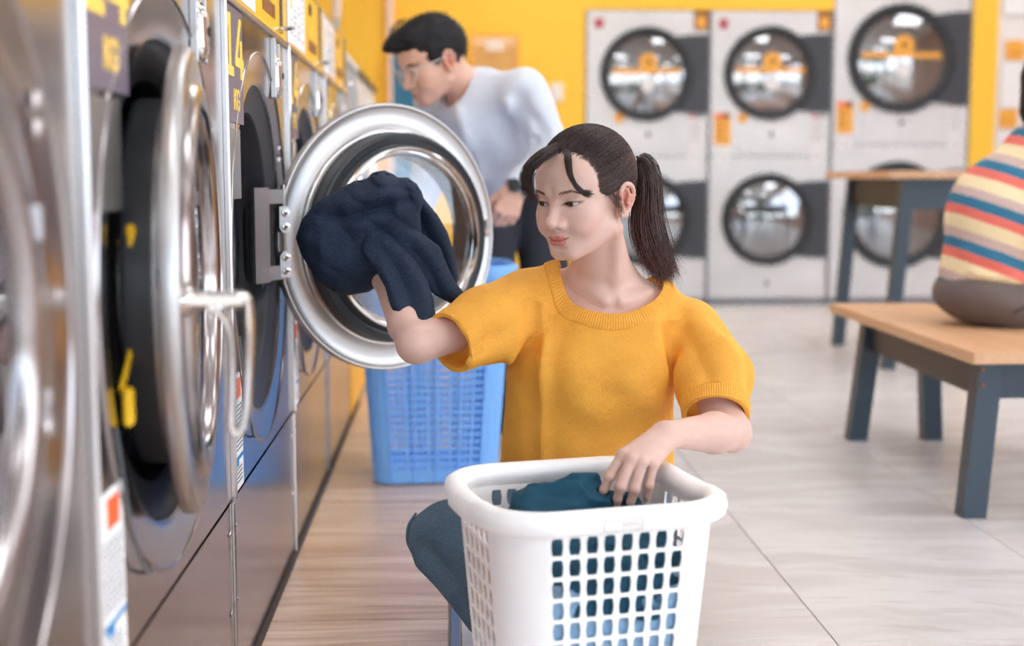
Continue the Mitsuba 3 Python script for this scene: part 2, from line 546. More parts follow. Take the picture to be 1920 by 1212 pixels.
# black recess: a flat ring, then a wall going back to the tub mouth, with the seat for the hinge cut in on the far side
recess = lathe([(0.3155, -0.005), (0.3125, -0.009), (0.306, -0.014), (0.262, -0.024), (0.258, -0.03), (0.250, -0.075), (0.246, -0.085), (0.232, -0.088), (0.228, -0.10)], 96)
to_face = np.array([[0, 0, 1, 0], [1, 0, 0, 0], [0, 1, 0, CZ], [0, 0, 0, 1.0]])     # lathe z -> +x, lathe x -> +y, lathe y -> z
recess_dict = mikit.ply(moved(recess, to_face), 'm_recess', smooth=40)
seat_dict = mikit.ply(join(cbox((0.045, 0.05, 0.30), (-0.052, 0.262, CZ), 0.006), cbox((0.03, 0.03, 0.36), (-0.045, 0.275, CZ), 0.005)), 'm_black_plastic')
drum = lathe([(0.226, -0.09), (0.220, -0.12), (0.218, -0.14), (0.255, -0.16), (0.27, -0.5), (0.02, -0.52), (1e-4, -0.52)], 72)
drum_dict = mikit.ply(moved(drum, to_face), 'm_drum', smooth=40)
cab = join(box((0.02, W - 0.006, 1.34), (-0.80, 0, 0.68)), box((0.68, 0.012, 1.34), (-0.47, -W / 2 + 0.009, 0.68)), box((0.68, 0.012, 1.34), (-0.47, W / 2 - 0.009, 0.68)),
           box((0.80, W - 0.006, 0.012), (-0.40, 0, 1.346)), box((0.76, W - 0.03, 0.012), (-0.42, 0, 0.02)))
cab_dict = mikit.ply(cab, 'm_satin')


def panel_sheet(half_y, z0, z1, x=0.0, wob=0.0003, ny=24, nz=10, seed=5):
    y, z = np.meshgrid(np.linspace(-half_y, half_y, ny), np.linspace(z0, z1, nz), indexing='ij')
    w = (meshkit.fbm(np.stack([y * 5, z * 5, y * 0 + seed], -1).reshape(-1, 3), 3, seed) - 0.5).reshape(y.shape)
    w = w * np.sin(np.linspace(0, PI, ny))[:, None] * np.sin(np.linspace(0, PI, nz))[None]
    front = grid_mesh(np.stack([x + w * wob * 2, y, z], -1))
    return join(front, box((0.012, 2 * half_y - 0.001, z1 - z0 - 0.001), (x - 0.0075, 0, (z0 + z1) / 2)))


lower_dict = mikit.ply(panel_sheet(HALF, 0.006, 0.331), 'm_panel_steel', smooth=40)
upper_dict = mikit.ply(join(cbox((0.02, W - 0.007, 0.172), (-0.007, 0, 1.256), 0.003)), 'm_yellow_print')
lip_dict = mikit.ply(join(cbox((0.016, W - 0.006, 0.010), (0.001, 0, 1.1655), 0.002), cbox((0.02, W - 0.006, 0.009), (-0.004, 0, 1.346), 0.002)), 'm_edge_steel')
edge_dict = mikit.ply(join(cbox((0.016, 0.0075, 0.83), (0.002, -W / 2 + 0.0035, 0.749), 0.003), cbox((0.012, 0.006, 0.33), (0.0, -W / 2 + 0.0035, 0.168), 0.0025), cbox((0.012, 0.006, 0.17), (0.004, -W / 2 + 0.0035, 1.256), 0.0025)), 'm_edge_steel')


def dome(r, h, n=20, k=5):
    return lathe([(r * math.cos(t), h * math.sin(t)) for t in np.linspace(0, PI / 2 - 1e-3, k)], n)


out_x = np.array([[0, 0, 1, 0], [1, 0, 0, 0], [0, 1, 0, 0], [0, 0, 0, 1.0]])


def on_face(m, y, z, x=0.0):
    q = out_x.copy()
    q[:3, 3] = (x, y, z)
    return moved(m, q)


screw_dict = mikit.ply(on_face(join(dome(0.0058, 0.0036), disc(0.0075, 0.0004, 20)), 0, 0, 0.001), 'm_chrome', smooth=40)
SCREWS = [(-W / 2 + 0.03, 0.155), (W / 2 - 0.028, 0.150), (-W / 2 + 0.03, 0.285), (W / 2 - 0.028, 0.285)]

# the 14 KG badge: y from the near seam, top under the lip
badge_dict = mikit.ply(cbox((0.0022, 0.20, 0.195), (0.0008, -W / 2 + 0.112, 1.0615), 0.0005), 'm_badge')


def face_text(text, h, y, z, bold=True, sx=1.0, depth=0.0012, x=0.0018):
    m = meshkit.text_mesh(text, h, depth, bold)
    m.vertices[:, 0] *= sx
    m.vertices[:, 0] -= m.vertices[:, 0].min()
    q = np.array([[0, 0, 1, x], [1, 0, 0, y], [0, 1, 0, z], [0, 0, 0, 1.0]])
    return moved(m, q)


digit_dict = mikit.ply(face_text('14', 0.098, -W / 2 + 0.030, 1.044, sx=1.18), 'm_digits')
unit_dict = mikit.ply(face_text('KG', 0.034, -W / 2 + 0.105, 0.987, sx=1.0), 'm_digits')
slip_dict = mikit.ply(cbox((0.0016, 0.145, 0.12), (0.0005, -W / 2 + 0.098, 0.895), 0.0004), 'm_satin')
# info sheet on the yellow head
sheet_dict = mikit.ply(cbox((0.0024, 0.345, 0.158), (0.0042, -W / 2 + 0.185, 1.257), 0.0005), 'm_paper')
inks, inks_o, inks_g = [], [], []
rr = np.random.default_rng(3)
for col in range(4):
    yy = -W / 2 + 0.05 + col * 0.078
    for row in range(9):
        z = 1.318 - row * 0.0145
        if rr.random() < 0.25:
            continue
        (inks_g if (col == 3 and row in (4, 5)) else inks).append(box((0.0008, 0.02 + 0.035 * rr.random(), 0.0028), (0.0058, yy + 0.02, z)))
inks_o.append(box((0.0008, 0.03, 0.055), (0.0058, -W / 2 + 0.07, 1.285)))
print_dict = mikit.ply(join(inks), 'm_ink')
print_o = mikit.ply(join(inks_o), 'm_digits')
print_g = mikit.ply(join(inks_g), 'm_ink_green')
brown_dict = mikit.ply(join(box((0.0012, 0.14, 0.028), (0.0040, 0.115, 1.214)), box((0.0012, 0.03, 0.028), (0.0040, 0.21, 1.214))), 'm_ink_brown')
slot_dict = mikit.ply(join(cbox((0.004, 0.05, 0.028), (0.004, 0.08, 1.306), 0.001)), 'm_black_plastic')
rail_dict = mikit.ply(join(cbox((0.006, 0.008, 0.16), (0.006, 0.31, 1.26), 0.001)), 'm_ink')
lever_dict = mikit.ply(join(sweep(smooth_path([(0.004, 0.30, 1.190), (0.02, 0.302, 1.190), (0.036, 0.305, 1.192)], 8), [0.004, 0.0045, 0.005, 0.005, 0.005, 0.0045, 0.004, 0.002], 8),
                            box((0.006, 0.06, 0.003), (0.006, 0.27, 1.183))), 'm_chrome', smooth=40)
# lock: flanged plate with a domed chrome cap
lock_plate = mikit.ply(join(cbox((0.011, 0.003, 0.122), (0.0055, 0.168, 1.096), 0.001), cbox((0.003, 0.085, 0.122), (0.0015, 0.209, 1.096), 0.001), cbox((0.009, 0.003, 0.112), (0.0045, 0.250, 1.096), 0.001),
                            *[on_face(dome(0.005, 0.003, 14), 0.209, z, 0.003) for z in (1.045, 1.147)]), 'm_satin', smooth=30)
capm = trimesh.creation.capsule(height=0.034, radius=0.026, count=[20, 20])
capm.apply_translation([0, 0.209, 1.079])
capm.vertices[:, 0] = capm.vertices[:, 0] * 0.62 + 0.004
lock_cap = mikit.ply(join(capm, on_face(lathe([(0.032, 0), (0.032, 0.006), (0.027, 0.008)], 28), 0.209, 1.096, 0.002)), 'm_chrome', smooth=50)
keyhole = mikit.ply(on_face(lathe([(0.007, 0.0), (0.007, 0.002), (1e-4, 0.002)], 16), 0.209, 1.082, 0.0195), 'm_black_plastic')
# warning slip beside the near seam
warn_dict = mikit.ply(cbox((0.0016, 0.098, 0.200), (0.0006, -W / 2 + 0.078, 0.437), 0.0003), 'm_paper')
warn_o = mikit.ply(box((0.0008, 0.05, 0.034), (0.0017, -W / 2 + 0.083, 0.512)), 'm_ink_orange')
warn_b = mikit.ply(join(box((0.0008, 0.096, 0.007), (0.0017, -W / 2 + 0.078, 0.392)), box((0.0008, 0.03, 0.012), (0.0017, -W / 2 + 0.06, 0.385))), 'm_ink_blue')
lines = [box((0.0006, 0.07 + 0.015 * rr.random(), 0.0022), (0.0016, -W / 2 + 0.078, 0.482 - k * 0.0075)) for k in range(11)] + \
        [box((0.0006, 0.06 + 0.02 * rr.random(), 0.0022), (0.0016, -W / 2 + 0.078, 0.374 - k * 0.0075)) for k in range(4)]
warn_t = mikit.ply(join(lines), 'm_ink')
wire_dict = mikit.ply(sweep(smooth_path([(0.004, -0.33, 0.60), (0.008, -0.30, 0.50), (0.010, -0.255, 0.43), (0.006, -0.20, 0.40), (0.002, -0.17, 0.395)], 24), 0.0022, 6), 'm_ink', smooth=40)

# door, in its own frame: z = towards the drum, x = from the hinge to the free edge, y = up (right handed with z flipped by the placement)
R0 = 0.305
flange = lathe([(R0 - 0.006, -0.016), (R0, -0.012), (R0 + 0.001, -0.004), (R0, 0.004), (R0 - 0.003, 0.007), (R0 - 0.007, 0.005), (R0 - 0.010, 0.001), (R0 - 0.024, -0.003), (0.262, -0.002), (0.245, 0.003), (0.2415, 0.010), (0.240, 0.020)], 128)
lip_ring = lathe([(0.247, 0.002), (0.2475, 0.009), (0.2445, 0.013), (0.240, 0.012)], 128)
gasket = lathe([(0.2385, 0.004), (0.2385, 0.050), (0.236, 0.056), (0.230, 0.058), (0.222, 0.052), (0.2165, 0.051), (0.212, 0.058), (0.2085, 0.060), (0.2065, 0.054)], 128)
inner_ring = lathe([(0.2075, 0.050), (0.2085, 0.064), (0.206, 0.069), (0.2015, 0.070), (0.1985, 0.066), (0.196, 0.062), (0.192, 0.0635), (0.189, 0.061), (0.187, 0.053)], 128)
tube_m = lathe([(0.188, 0.055), (0.1865, 0.020), (0.1855, -0.004), (0.200, -0.010), (0.226, -0.014)], 96)
outer_ring = lathe([(0.224, -0.012), (0.226, -0.020), (0.232, -0.0265), (0.242, -0.0285), (0.253, -0.0265), (0.2585, -0.021), (0.262, -0.0175), (R0 - 0.012, -0.0175), (R0 - 0.006, -0.016)], 128)
pane = lathe([(0.188, 0.054), (0.15, 0.060), (0.10, 0.0645), (0.05, 0.067), (1e-4, 0.068)], 96)
outer_pane = lathe([(0.226, -0.0135), (0.14, -0.016), (0.06, -0.0175), (1e-4, -0.018)], 72)
arm = cbox((0.026, 0.020, 0.076), (0.281, 0.0, -0.050), 0.005)
collar_h = moved(lathe([(0.019, -0.002), (0.019, -0.010), (0.015, -0.014), (0.013, -0.014)], 24), frame((0.281, 0, -0.0145), (1, 0, 0), (0, 1, 0), (0, 0, 1)))
grip = sweep(smooth_path([(0.281, 0.004, -0.076), (0.281, 0.000, -0.088), (0.281, -0.030, -0.090), (0.281, -0.080, -0.088), (0.281, -0.130, -0.084), (0.281, -0.152, -0.077), (0.281, -0.146, -0.068), (0.281, -0.100, -0.070), (0.281, -0.040, -0.069), (0.281, -0.016, -0.058), (0.281, -0.008, -0.044)], 60), 0.0055, 10, flat=((1, 0, 0), 2.3))
latch = join(moved(lathe([(0.0095, 0.0), (0.0095, 0.006), (0.0085, 0.008), (0.0055, 0.008), (0.0045, 0.002), (1e-4, 0.002)], 24), frame((0.2885, 0.004, 0.0), (1, 0, 0), (0, 1, 0), (0, 0, 1))),
             sweep([(0.2865, 0.012, 0.006), (0.2865, 0.036, 0.006)], 0.0042, 10))
D = {'flange': (flange, 'm_satin', True), 'flange_lip': (lip_ring, 'm_chrome', True), 'gasket': (gasket, 'm_gasket', 40), 'glass_ring': (inner_ring, 'm_chrome', 40), 'glass_sleeve': (tube_m, 'm_tube', 40),
     'outer_ring': (outer_ring, 'm_panel_steel', 40), 'glass_pane': (pane, 'm_glass', True), 'outer_glass_pane': (outer_pane, 'm_glass', True),
     'handle': (join(arm, collar_h, grip), 'm_chrome', 40), 'latch_pin': (latch, 'm_chrome', 40)}
lug_shape = sg.Polygon([(-R0 - 0.004, -0.030), (-R0 + 0.022, -0.030), (-R0 + 0.022, 0.026), (-R0 + 0.004, 0.026), (-R0 - 0.004, 0.016)]).buffer(-0.003).buffer(0.003)
for s in (-1, 1):
    m = extrude(lug_shape, 0.018)
    if s > 0:
        m.vertices[:, 1] *= -1
        m.invert()
    m.apply_translation([0, s * 0.046, 0.004])
    D['hinge_lug' if s < 0 else 'hinge_lug_001'] = (m, 'm_bracket', 30)
bolt = lathe([(0.0085, 0.0), (0.0085, 0.002), (0.0068, 0.003), (0.0066, 0.007), (0.004, 0.0075), (0.0036, 0.011), (0.0026, 0.012), (1e-4, 0.012)], 18)
for i, y in enumerate((-0.062, -0.033, 0.033, 0.062)):
    m = bolt.copy()
    m.apply_translation([-R0 + 0.011, y, 0.022])
    D['bolt' if i == 0 else f'bolt_{i:03d}'] = (m, 'm_chrome', 30)
for i, y in enumerate((0.203, 0.179, -0.063, -0.089)):
    m = dome(0.0095, 0.005, 18)
    m.vertices[:, 2] = -0.0170 - m.vertices[:, 2]
    m.apply_translation([-0.287, y, 0])
    D[f'rivet_{i:03d}' if i else 'rivet'] = (m, 'm_edge_steel', 40)
DOOR = {k: (mikit.ply(m, b, smooth=s), b) for k, (m, b, s) in D.items()}
# hinge bracket fixed in the recess
path = np.array([(-0.042, 0.168), (-0.034, 0.185), (-0.018, 0.215), (0.000, 0.243), (0.010, 0.258)])
nrm = np.array([0.86, -0.5])
bo = sg.LineString(path).buffer(0.0035, cap_style=2)


def zslab(poly, z0, z1):
    m = extrude(poly, z1 - z0)
    m.apply_translation([0, 0, z0])
    return m


half_a = sg.LineString(path[:3]).buffer(0.0045, cap_style=2)
half_b = sg.LineString(path[1:]).buffer(0.0045, cap_style=2)
BZ = CZ + 0.016
bracket = join(zslab(half_a, BZ - 0.100, BZ + 0.100), zslab(half_b, BZ + 0.066, BZ + 0.096), zslab(half_b, BZ - 0.096, BZ - 0.066))
pin = join(sweep([(0.0095, 0.2565, BZ - 0.106), (0.0095, 0.2565, BZ + 0.106)], 0.0048, 12))
hinge_dict = mikit.ply(bracket, 'm_bracket', smooth=30)
pin_dict = mikit.ply(pin, 'm_chrome', smooth=40)


def place_door(k, c, t, drop=()):
    u = np.array([math.cos(t), math.sin(t), 0])
    n = np.array([math.sin(t), -math.cos(t), 0])
    # x = u, y = up, z = n is left handed or right handed depending on the side; u x up = n
    m = np.eye(4)
    m[:3, 0], m[:3, 1], m[:3, 2], m[:3, 3] = u, (0, 0, 1), n, c
    tw = T(m)
    for name, (d, b) in DOOR.items():
        if name not in drop:
            put(f'{k}__door__{name}', d, b, to_world=tw)
    return m


washer_text = ['brushed steel washing machine nearest the camera, its round door closed, cut by the left edge',
               'blurred steel washing machine with its door ajar and a yellow strap in the black opening',
               'steel 14 KG washing machine with its round door swung wide open beside the woman',
               'steel 14 KG washing machine just behind the wide open door',
               'steel washing machine at the far end of the row beside the man']
for i in range(5):
    yc = 0.925 + 0.85 * i
    k = thing('washing_machine', washer_text[i], 'washing machine', 'row of steel washing machines')
    tw = T().translate([ROW_X, yc, 0])
    P = lambda name, d, b=None: put(f'{k}__{name}', d, b, to_world=tw)
    P('cabinet', cab_dict)
    P('front_panel', front_dict)
    P('lower_panel', lower_dict)
    P('upper_panel', upper_dict)
    P('panel_lip', lip_dict)
    P('edge_strip', edge_dict)
    P('door_recess', recess_dict)
    P('hinge_seat', seat_dict)
    P('drum', drum_dict)
    P('badge', badge_dict)
    P('badge__capacity_number', digit_dict)
    P('badge__capacity_unit', unit_dict)
    P('note_slip', slip_dict)
    P('info_sheet', sheet_dict)
    P('info_sheet__print', print_dict)
    P('info_sheet__emblem', print_o)
    P('info_sheet__green_print', print_g)
    P('brown_label', brown_dict)
    P('coin_slot', slot_dict)
    P('slide_rail', rail_dict)
    P('lever', lever_dict)
    P('lock__plate', lock_plate)
    P('lock__cap', lock_cap)
    P('lock__keyhole', keyhole)
    P('warning_slip', warn_dict)
    P('warning_slip__orange_mark', warn_o)
    P('warning_slip__blue_mark', warn_b)
    P('warning_slip__print', warn_t)
    P('wire', wire_dict)
    for y, z in SCREWS:
        put(f'{k}__screw', screw_dict, None, to_world=T().translate([ROW_X, yc + y, z]))
    P('hinge', hinge_dict)
    if 0 < i < 4:
        P('hinge__pin', pin_dict)
    tag(k + '__badge', 'grey badge with yellow 14 KG lettering')
    tag(k + '__door__glass_pane', 'clear round door glass')
    if i == 2:
        place_door(k, np.array([-0.140, 3.075, 0.735]), math.radians(39))
    elif i == 3:
        place_door(k, np.array([ROW_X + 0.036, yc + 0.305 + 0.305, 0.735]), math.radians(90), drop=('handle', 'hinge_lug', 'hinge_lug_001'))
    else:
        a = math.radians(6.5) if i == 1 else 0.0
        t = -PI / 2 + a
        hx, hy = ROW_X - 0.014, yc + 0.300
        u = np.array([math.cos(t), math.sin(t), 0])
        place_door(k, np.array([hx, hy, CZ]) + 0.300 * u, t)
    if i == 1:
        y = yc - 0.215
        st = sweep(smooth_path([(ROW_X - 0.012, y - 0.005, 0.80), (ROW_X - 0.004, y - 0.002, 0.765), (ROW_X + 0.000, y, 0.72), (ROW_X - 0.002, y - 0.010, 0.675), (ROW_X - 0.006, y - 0.045, 0.63)], 20), 0.007, 8, flat=((1, 0, 0), 0.5))
        put(k + '__yellow_strap', st, 'm_yellow_strap', smooth=40)
        for q, z_, yy_ in ((0.045, 0.612, -0.045), (0.03, 0.803, -0.008), (0.05, 0.70, 0.0)):
            put(k + '__yellow_strap__end_tag', cbox((0.012, 0.020, q), (ROW_X + 0.002, y + yy_, z_), 0.004), 'm_yellow_strap')
        tag(k + '__yellow_strap', 'yellow strap hanging in the black door opening')


# ------------------------------------------------------------------ stacked dryers in the back wall
def dryer_tint(p, n, uv):
    g = fbm(p.x * 4.0, p.z * 5.0, 2.0, octaves=3)
    return mix(lin(205, 204, 204), lin(224, 223, 222), g)


principled('m_dryer_steel', proc(dryer_tint), rough=0.42, metal=0.35)
principled('m_dryer_black', lin(34, 36, 40), rough=0.38)
principled('m_dryer_panel', lin(58, 61, 68), rough=0.45)
principled('m_dryer_edge', lin(128, 128, 132), rough=0.4, metal=0.8)
principled('m_red', lin(186, 40, 52), rough=0.45)
principled('m_orange_sticker', lin(240, 172, 62), rough=0.45)
principled('m_coral', lin(236, 116, 84), rough=0.5)
principled('m_round_label', lin(226, 226, 226), rough=0.45)
principled('m_dryer_drum', lin(120, 122, 124), rough=0.35, metal=0.8)
scene['m_dryer_glass'] = {'type': 'thindielectric', 'int_ior': 2.3}
FY = Y1 - 0.005                      # front plane of the dryers
to_front = np.array([[1, 0, 0, 0], [0, 0, -1, 0], [0, 1, 0, 0], [0, 0, 0, 1.0]])   # lathe z -> -y


def bulge(x, ri):
    return 0.016 + 0.020 * (1 - min(1.0, x / ri) ** 2)


def dryer_door(k, cx, cz, r, x_right, hh):
    """ring, glass, drum and the dark panel sweeping from the ring to the right-hand edge"""
    at = lambda m: moved(moved(m, to_front), frame((cx, FY, cz), (1, 0, 0), (0, 1, 0), (0, 0, 1)))
    ri = r * 0.80
    a = put(k + '__door', at(lathe([(r, 0.0), (r, 0.022), (r - 0.008, 0.032), (r - 0.03, 0.036), (ri + 0.012, 0.030), (ri, 0.018), (ri, -0.02)], 72)), 'm_dryer_black', smooth=40)
    put(a + '__glass', at(lathe([(x, bulge(x, ri)) for x in [ri + 0.002] + [ri * t for t in (0.92, 0.8, 0.65, 0.5, 0.35, 0.2, 0.1)] + [1e-4]], 64)), 'm_dryer_glass', smooth=True)
    put(k + '__drum', at(lathe([(ri + 0.02, -0.01), (ri + 0.05, -0.06), (ri + 0.06, -0.55), (0.03, -0.58), (1e-4, -0.58)], 56)), 'm_dryer_drum', smooth=40)
    # panel outline
    dx = x_right - cx
    top = [(t, math.sqrt(max(r * r - t * t, 0)) + 0.004) for t in np.linspace(0.0, r * 0.62, 8)]
    e = np.array(top[-1])
    side = []
    for u in np.linspace(0, 1, 10)[1:]:
        x = e[0] + (dx - e[0]) * u
        side.append((x, hh + (e[1] - hh) * (1 - u) ** 2.2))
    up = top + side
    poly = sg.Polygon([(0, 0)] + up + [(x, -z) for x, z in up[::-1]]).difference(sg.Point(0, 0).buffer(r - 0.012, 48))
    m = extrude(poly, 0.016)
    q = np.array([[1, 0, 0, cx], [0, 0, -1, FY + 0.0], [0, 1, 0, cz], [0, 0, 0, 1.0]])
    put(k + '__handle_panel', moved(m, q), 'm_dryer_panel', smooth=30)
    return a, ri


def sticker(k, name, x, z, w, h, bsdf, depth=0.003, y=0.0, round_=False):
    if round_:
        m = moved(moved(lathe([(w, 0.0), (w, depth), (1e-4, depth)], 28), to_front), frame((x, FY - y, z), (1, 0, 0), (0, 1, 0), (0, 0, 1)))
    else:
        m = box((w, depth, h), (x, FY - y - depth / 2, z))
    return put(k + '__' + name, m, bsdf)


def dryer(x0, x1, top, zs, r, hh, seam, text, first, scale=1.0):
    k = thing('stacked_dryer', text, 'dryer', 'stacked dryers in the back wall')
    w = x1 - x0
    cx = x0 + w * 0.495
    g = 0.006
    holes = [sg.Point(cx, z).buffer(r * 0.84, 32) for z in zs]
    for i, (a, b) in enumerate(((0.045, seam), (seam, top))):
        poly = sg.box(x0 + g, a + 0.003, x1 - g, b - 0.003).difference(holes[i])
        m = extrude(poly, 0.012)
        q = np.array([[1, 0, 0, 0], [0, 0, 1, FY], [0, 1, 0, 0], [0, 0, 0, 1.0]])
        m.apply_transform(q)
        put(k + '__front_panel', m, 'm_dryer_steel')
    put(k + '__cabinet', join(box((0.012, 0.70, top), (x0 + 0.008, FY + 0.36, top / 2)), box((0.012, 0.70, top), (x1 - 0.008, FY + 0.36, top / 2)),
                              box((w - 0.02, 0.70, 0.012), ((x0 + x1) / 2, FY + 0.36, top - 0.006)), box((w - 0.02, 0.012, top), ((x0 + x1) / 2, FY + 0.70, top / 2))), 'm_dryer_edge')
    put(k + '__plinth', box((w - 0.012, 0.03, 0.044), ((x0 + x1) / 2, FY + 0.025, 0.022)), 'm_dryer_edge')
    put(k + '__edge_strip', join(cbox((0.014, 0.016, top), (x1 - 0.004, FY - 0.002, top / 2), 0.003)), 'm_dryer_edge')
    for z in zs:
        a, ri = dryer_door(k, cx - w * 0.008, z, r, x1 - 0.012, hh)
        if z > 1.2:     # printed band and round marks stuck on the upper glass
            xs = np.linspace(-ri * .93, ri * .93, 25)
            zz = z + 0.018 * scale + np.array([-.017, -.008, .008, .017])
            G = np.array([[(cx - w * .008 + x, FY - bulge(math.hypot(x, q - z), ri) - .0022, q) for q in zz] for x in xs])
            put(k + '__glass_band', grid_mesh(G), 'm_orange_sticker', smooth=True)
            s = sticker(k, 'round_mark', cx, z + 0.075 * scale, 0.062 * scale, 0, 'm_orange_sticker', 0.003, 0.0375, True)
            sticker(k, 'round_mark__centre', cx + 0.004, z + 0.078 * scale, 0.02 * scale, 0, 'm_ink_brown', 0.001, 0.0405, True)
            sticker(k, 'pale_round_mark', cx, z - 0.070 * scale, 0.050 * scale, 0, 'm_round_label', 0.003, 0.0370, True)
    up = zs[1]
    ztag = top - 0.085
    sticker(k, 'red_plate', x0 + 0.085, ztag, 0.058, 0.062, 'm_red', 0.006)
    sticker(k, 'red_plate__mark', x0 + 0.085, ztag - 0.004, 0.03, 0.014, 'm_ink', 0.007)
    sticker(k, 'number_plate', x1 - 0.062, ztag + 0.018, 0.098, 0.13, 'm_ink_brown', 0.004)
    sticker(k, 'number_plate__number', x1 - 0.062, ztag + 0.010, 0.062, 0.075, 'm_orange_sticker', 0.006)
    zl = seam + 0.19
    sticker(k, 'lint_door', (x0 + x1) / 2 + 0.01, zl - 0.08, w * 0.58, 0.15, 'm_dryer_steel', 0.005)
    sticker(k, 'lint_door__lock', cx + 0.01, zl - 0.04, 0.016, 0, 'm_dryer_panel', 0.010, 0, True)
    if not first:
        sticker(k, 'yellow_notice', x0 + 0.088, zl - 0.005, 0.115, 0.215, 'm_orange_sticker', 0.003)
        sticker(k, 'yellow_notice__heading', x0 + 0.064, zl + 0.085, 0.055, 0.042, 'm_coral', 0.004)
        sticker(k, 'yellow_notice__heading', x0 + 0.118, zl + 0.085, 0.046, 0.042, 'm_ink_brown', 0.004)
        for j in range(4):
            sticker(k, 'yellow_notice__print', x0 + 0.072 + 0.006 * (j % 2), zl + 0.04 - 0.036 * j, 0.06, 0.010, 'm_ink_brown', 0.0035)
        sticker(k, 'dial_label', x0 + 0.09, zl - 0.185, 0.052, 0, 'm_round_label', 0.004, 0, True)
        sticker(k, 'dial_label__centre', x0 + 0.09, zl - 0.185, 0.008, 0, 'm_dryer_panel', 0.006, 0, True)
    sticker(k, 'star_sticker', x0 + 0.225, zl + 0.07, 0.036, 0, 'm_orange_sticker', 0.003, 0, True)
    sticker(k, 'instruction_sheet', x1 - 0.085, zl - 0.01, 0.115, 0.25, 'm_round_label', 0.003)
    sticker(k, 'instruction_sheet__red_print', x1 - 0.115, zl + 0.082, 0.038, 0.022, 'm_red', 0.004)
    sticker(k, 'instruction_sheet__dark_print', x1 - 0.065, zl + 0.082, 0.042, 0.018, 'm_ink', 0.004)
    for j in range(6):
        sticker(k, 'instruction_sheet__print', x1 - 0.09, zl + 0.04 - 0.024 * j, 0.08, 0.004, 'm_ink', 0.0036)
    sticker(k, 'dial_label', x1 - 0.085, zl - 0.19, 0.052, 0, 'm_round_label', 0.004, 0, True)
    sticker(k, 'dial_label__centre', x1 - 0.082, zl - 0.19, 0.008, 0, 'm_dryer_panel', 0.006, 0, True)
    # lower lint door
    sticker(k, 'lower_lint_door', (x0 + x1) / 2 + 0.01, 0.135, w * 0.56, 0.13, 'm_dryer_steel', 0.005)
    sticker(k, 'lower_lint_door__lock', cx, 0.15, 0.016, 0, 'm_dryer_panel', 0.009, 0, True)
    return k


dryer(0.912, 1.752, 1.998, (0.590, 1.573), 0.315, 0.265, 1.02, 'stacked steel dryer nearest the yellow wall, half hidden behind the woman', True)
dryer(1.758, 2.595, 1.998, (0.590, 1.583), 0.315, 0.265, 1.02, 'middle stacked steel dryer, its lower round door in full view', False)
dryer(2.602, 3.553, 2.262, (0.620, 1.685), 0.368, 0.315, 1.10, 'tallest stacked steel dryer, with the largest door, beside the yellow column', False, 1.12)

# ------------------------------------------------------------------ things on and along the back wall
principled('m_teal', lin(38, 112, 146), rough=0.45)
principled('m_pink_pipe', lin(240, 214, 196), rough=0.5)
principled('m_switch', lin(240, 226, 210), rough=0.4)
principled('m_amber_box', lin(214, 138, 40), rough=0.5)
scene['m_acrylic'] = {'type': 'thindielectric', 'int_ior': 1.6}
YW = Y1 - 0.001
k = thing('wall_cabinet', 'tall teal blue cabinet with a pale frame against the yellow back wall', 'cabinet')
put(k + '__frame', join(cbox((0.030, 0.10, 1.72), (-0.405, YW - 0.05, 0.86), 0.004), cbox((0.030, 0.10, 1.72), (-0.202, YW - 0.05, 0.86), 0.004), cbox((0.23, 0.10, 0.022), (-0.304, YW - 0.05, 1.712), 0.004)), 'm_pink_pipe')
put(k + '__door', cbox((0.172, 0.05, 1.68), (-0.304, YW - 0.06, 0.85), 0.004), 'm_teal')
put(k + '__handle', cbox((0.012, 0.03, 0.10), (-0.235, YW - 0.10, 1.62), 0.004), 'm_pink_pipe')
k = put('conduit_pipe', join(sweep([(-0.408, YW - 0.03, 3.0), (-0.408, YW - 0.03, 1.72)], 0.027, 14)), 'm_pink_pipe', smooth=40, label='pale conduit pipe running up the yellow wall above the teal cabinet', cat='pipe')
k = thing('acrylic_holder', 'clear acrylic leaflet holder with a white label on the yellow wall', 'leaflet holder')
cx_, cz_ = 0.292, 1.66
put(k + '__tray', join(cbox((0.31, 0.004, 0.33), (cx_, YW - 0.075, cz_), 0.001), cbox((0.31, 0.004, 0.33), (cx_, YW - 0.005, cz_), 0.001),
                       cbox((0.004, 0.07, 0.33), (cx_ - 0.155, YW - 0.04, cz_), 0.001), cbox((0.004, 0.07, 0.33), (cx_ + 0.155, YW - 0.04, cz_), 0.001)), 'm_acrylic')
put(k + '__rim', join(cbox((0.33, 0.012, 0.016), (cx_, YW - 0.075, cz_ + 0.16), 0.003), cbox((0.016, 0.012, 0.33), (cx_ - 0.155, YW - 0.077, cz_), 0.003), cbox((0.016, 0.012, 0.33), (cx_ + 0.155, YW - 0.077, cz_), 0.003)), 'm_orange_sticker')
put(k + '__label', cbox((0.115, 0.003, 0.075), (cx_, YW - 0.080, cz_ + 0.095), 0.001), 'm_switch')
k = thing('light_switch', 'white light switch plate on the yellow wall beside the dryers', 'light switch')
put(k + '__plate', cbox((0.088, 0.012, 0.125), (0.712, YW - 0.006, 1.45), 0.004), 'm_switch')
put(k + '__rocker', cbox((0.04, 0.008, 0.065), (0.712, YW - 0.015, 1.45), 0.003), 'm_paper')
k = put('junction_box', cbox((0.07, 0.05, 0.16), (0.585, YW - 0.025, 1.47), 0.006), 'm_amber_box', label='small amber junction box on the yellow wall behind the man', cat='junction box')
k = thing('water_hose', 'pale hose hanging down the wall at the end of the washer row', 'hose')
put(k + '__hose', sweep(smooth_path([(-0.53, 6.3, 3.0), (-0.535, 6.3, 1.85), (-0.525, 6.3, 1.70), (-0.53, 6.3, 1.60)], 24), 0.020, 12), 'm_pink_pipe', smooth=40)
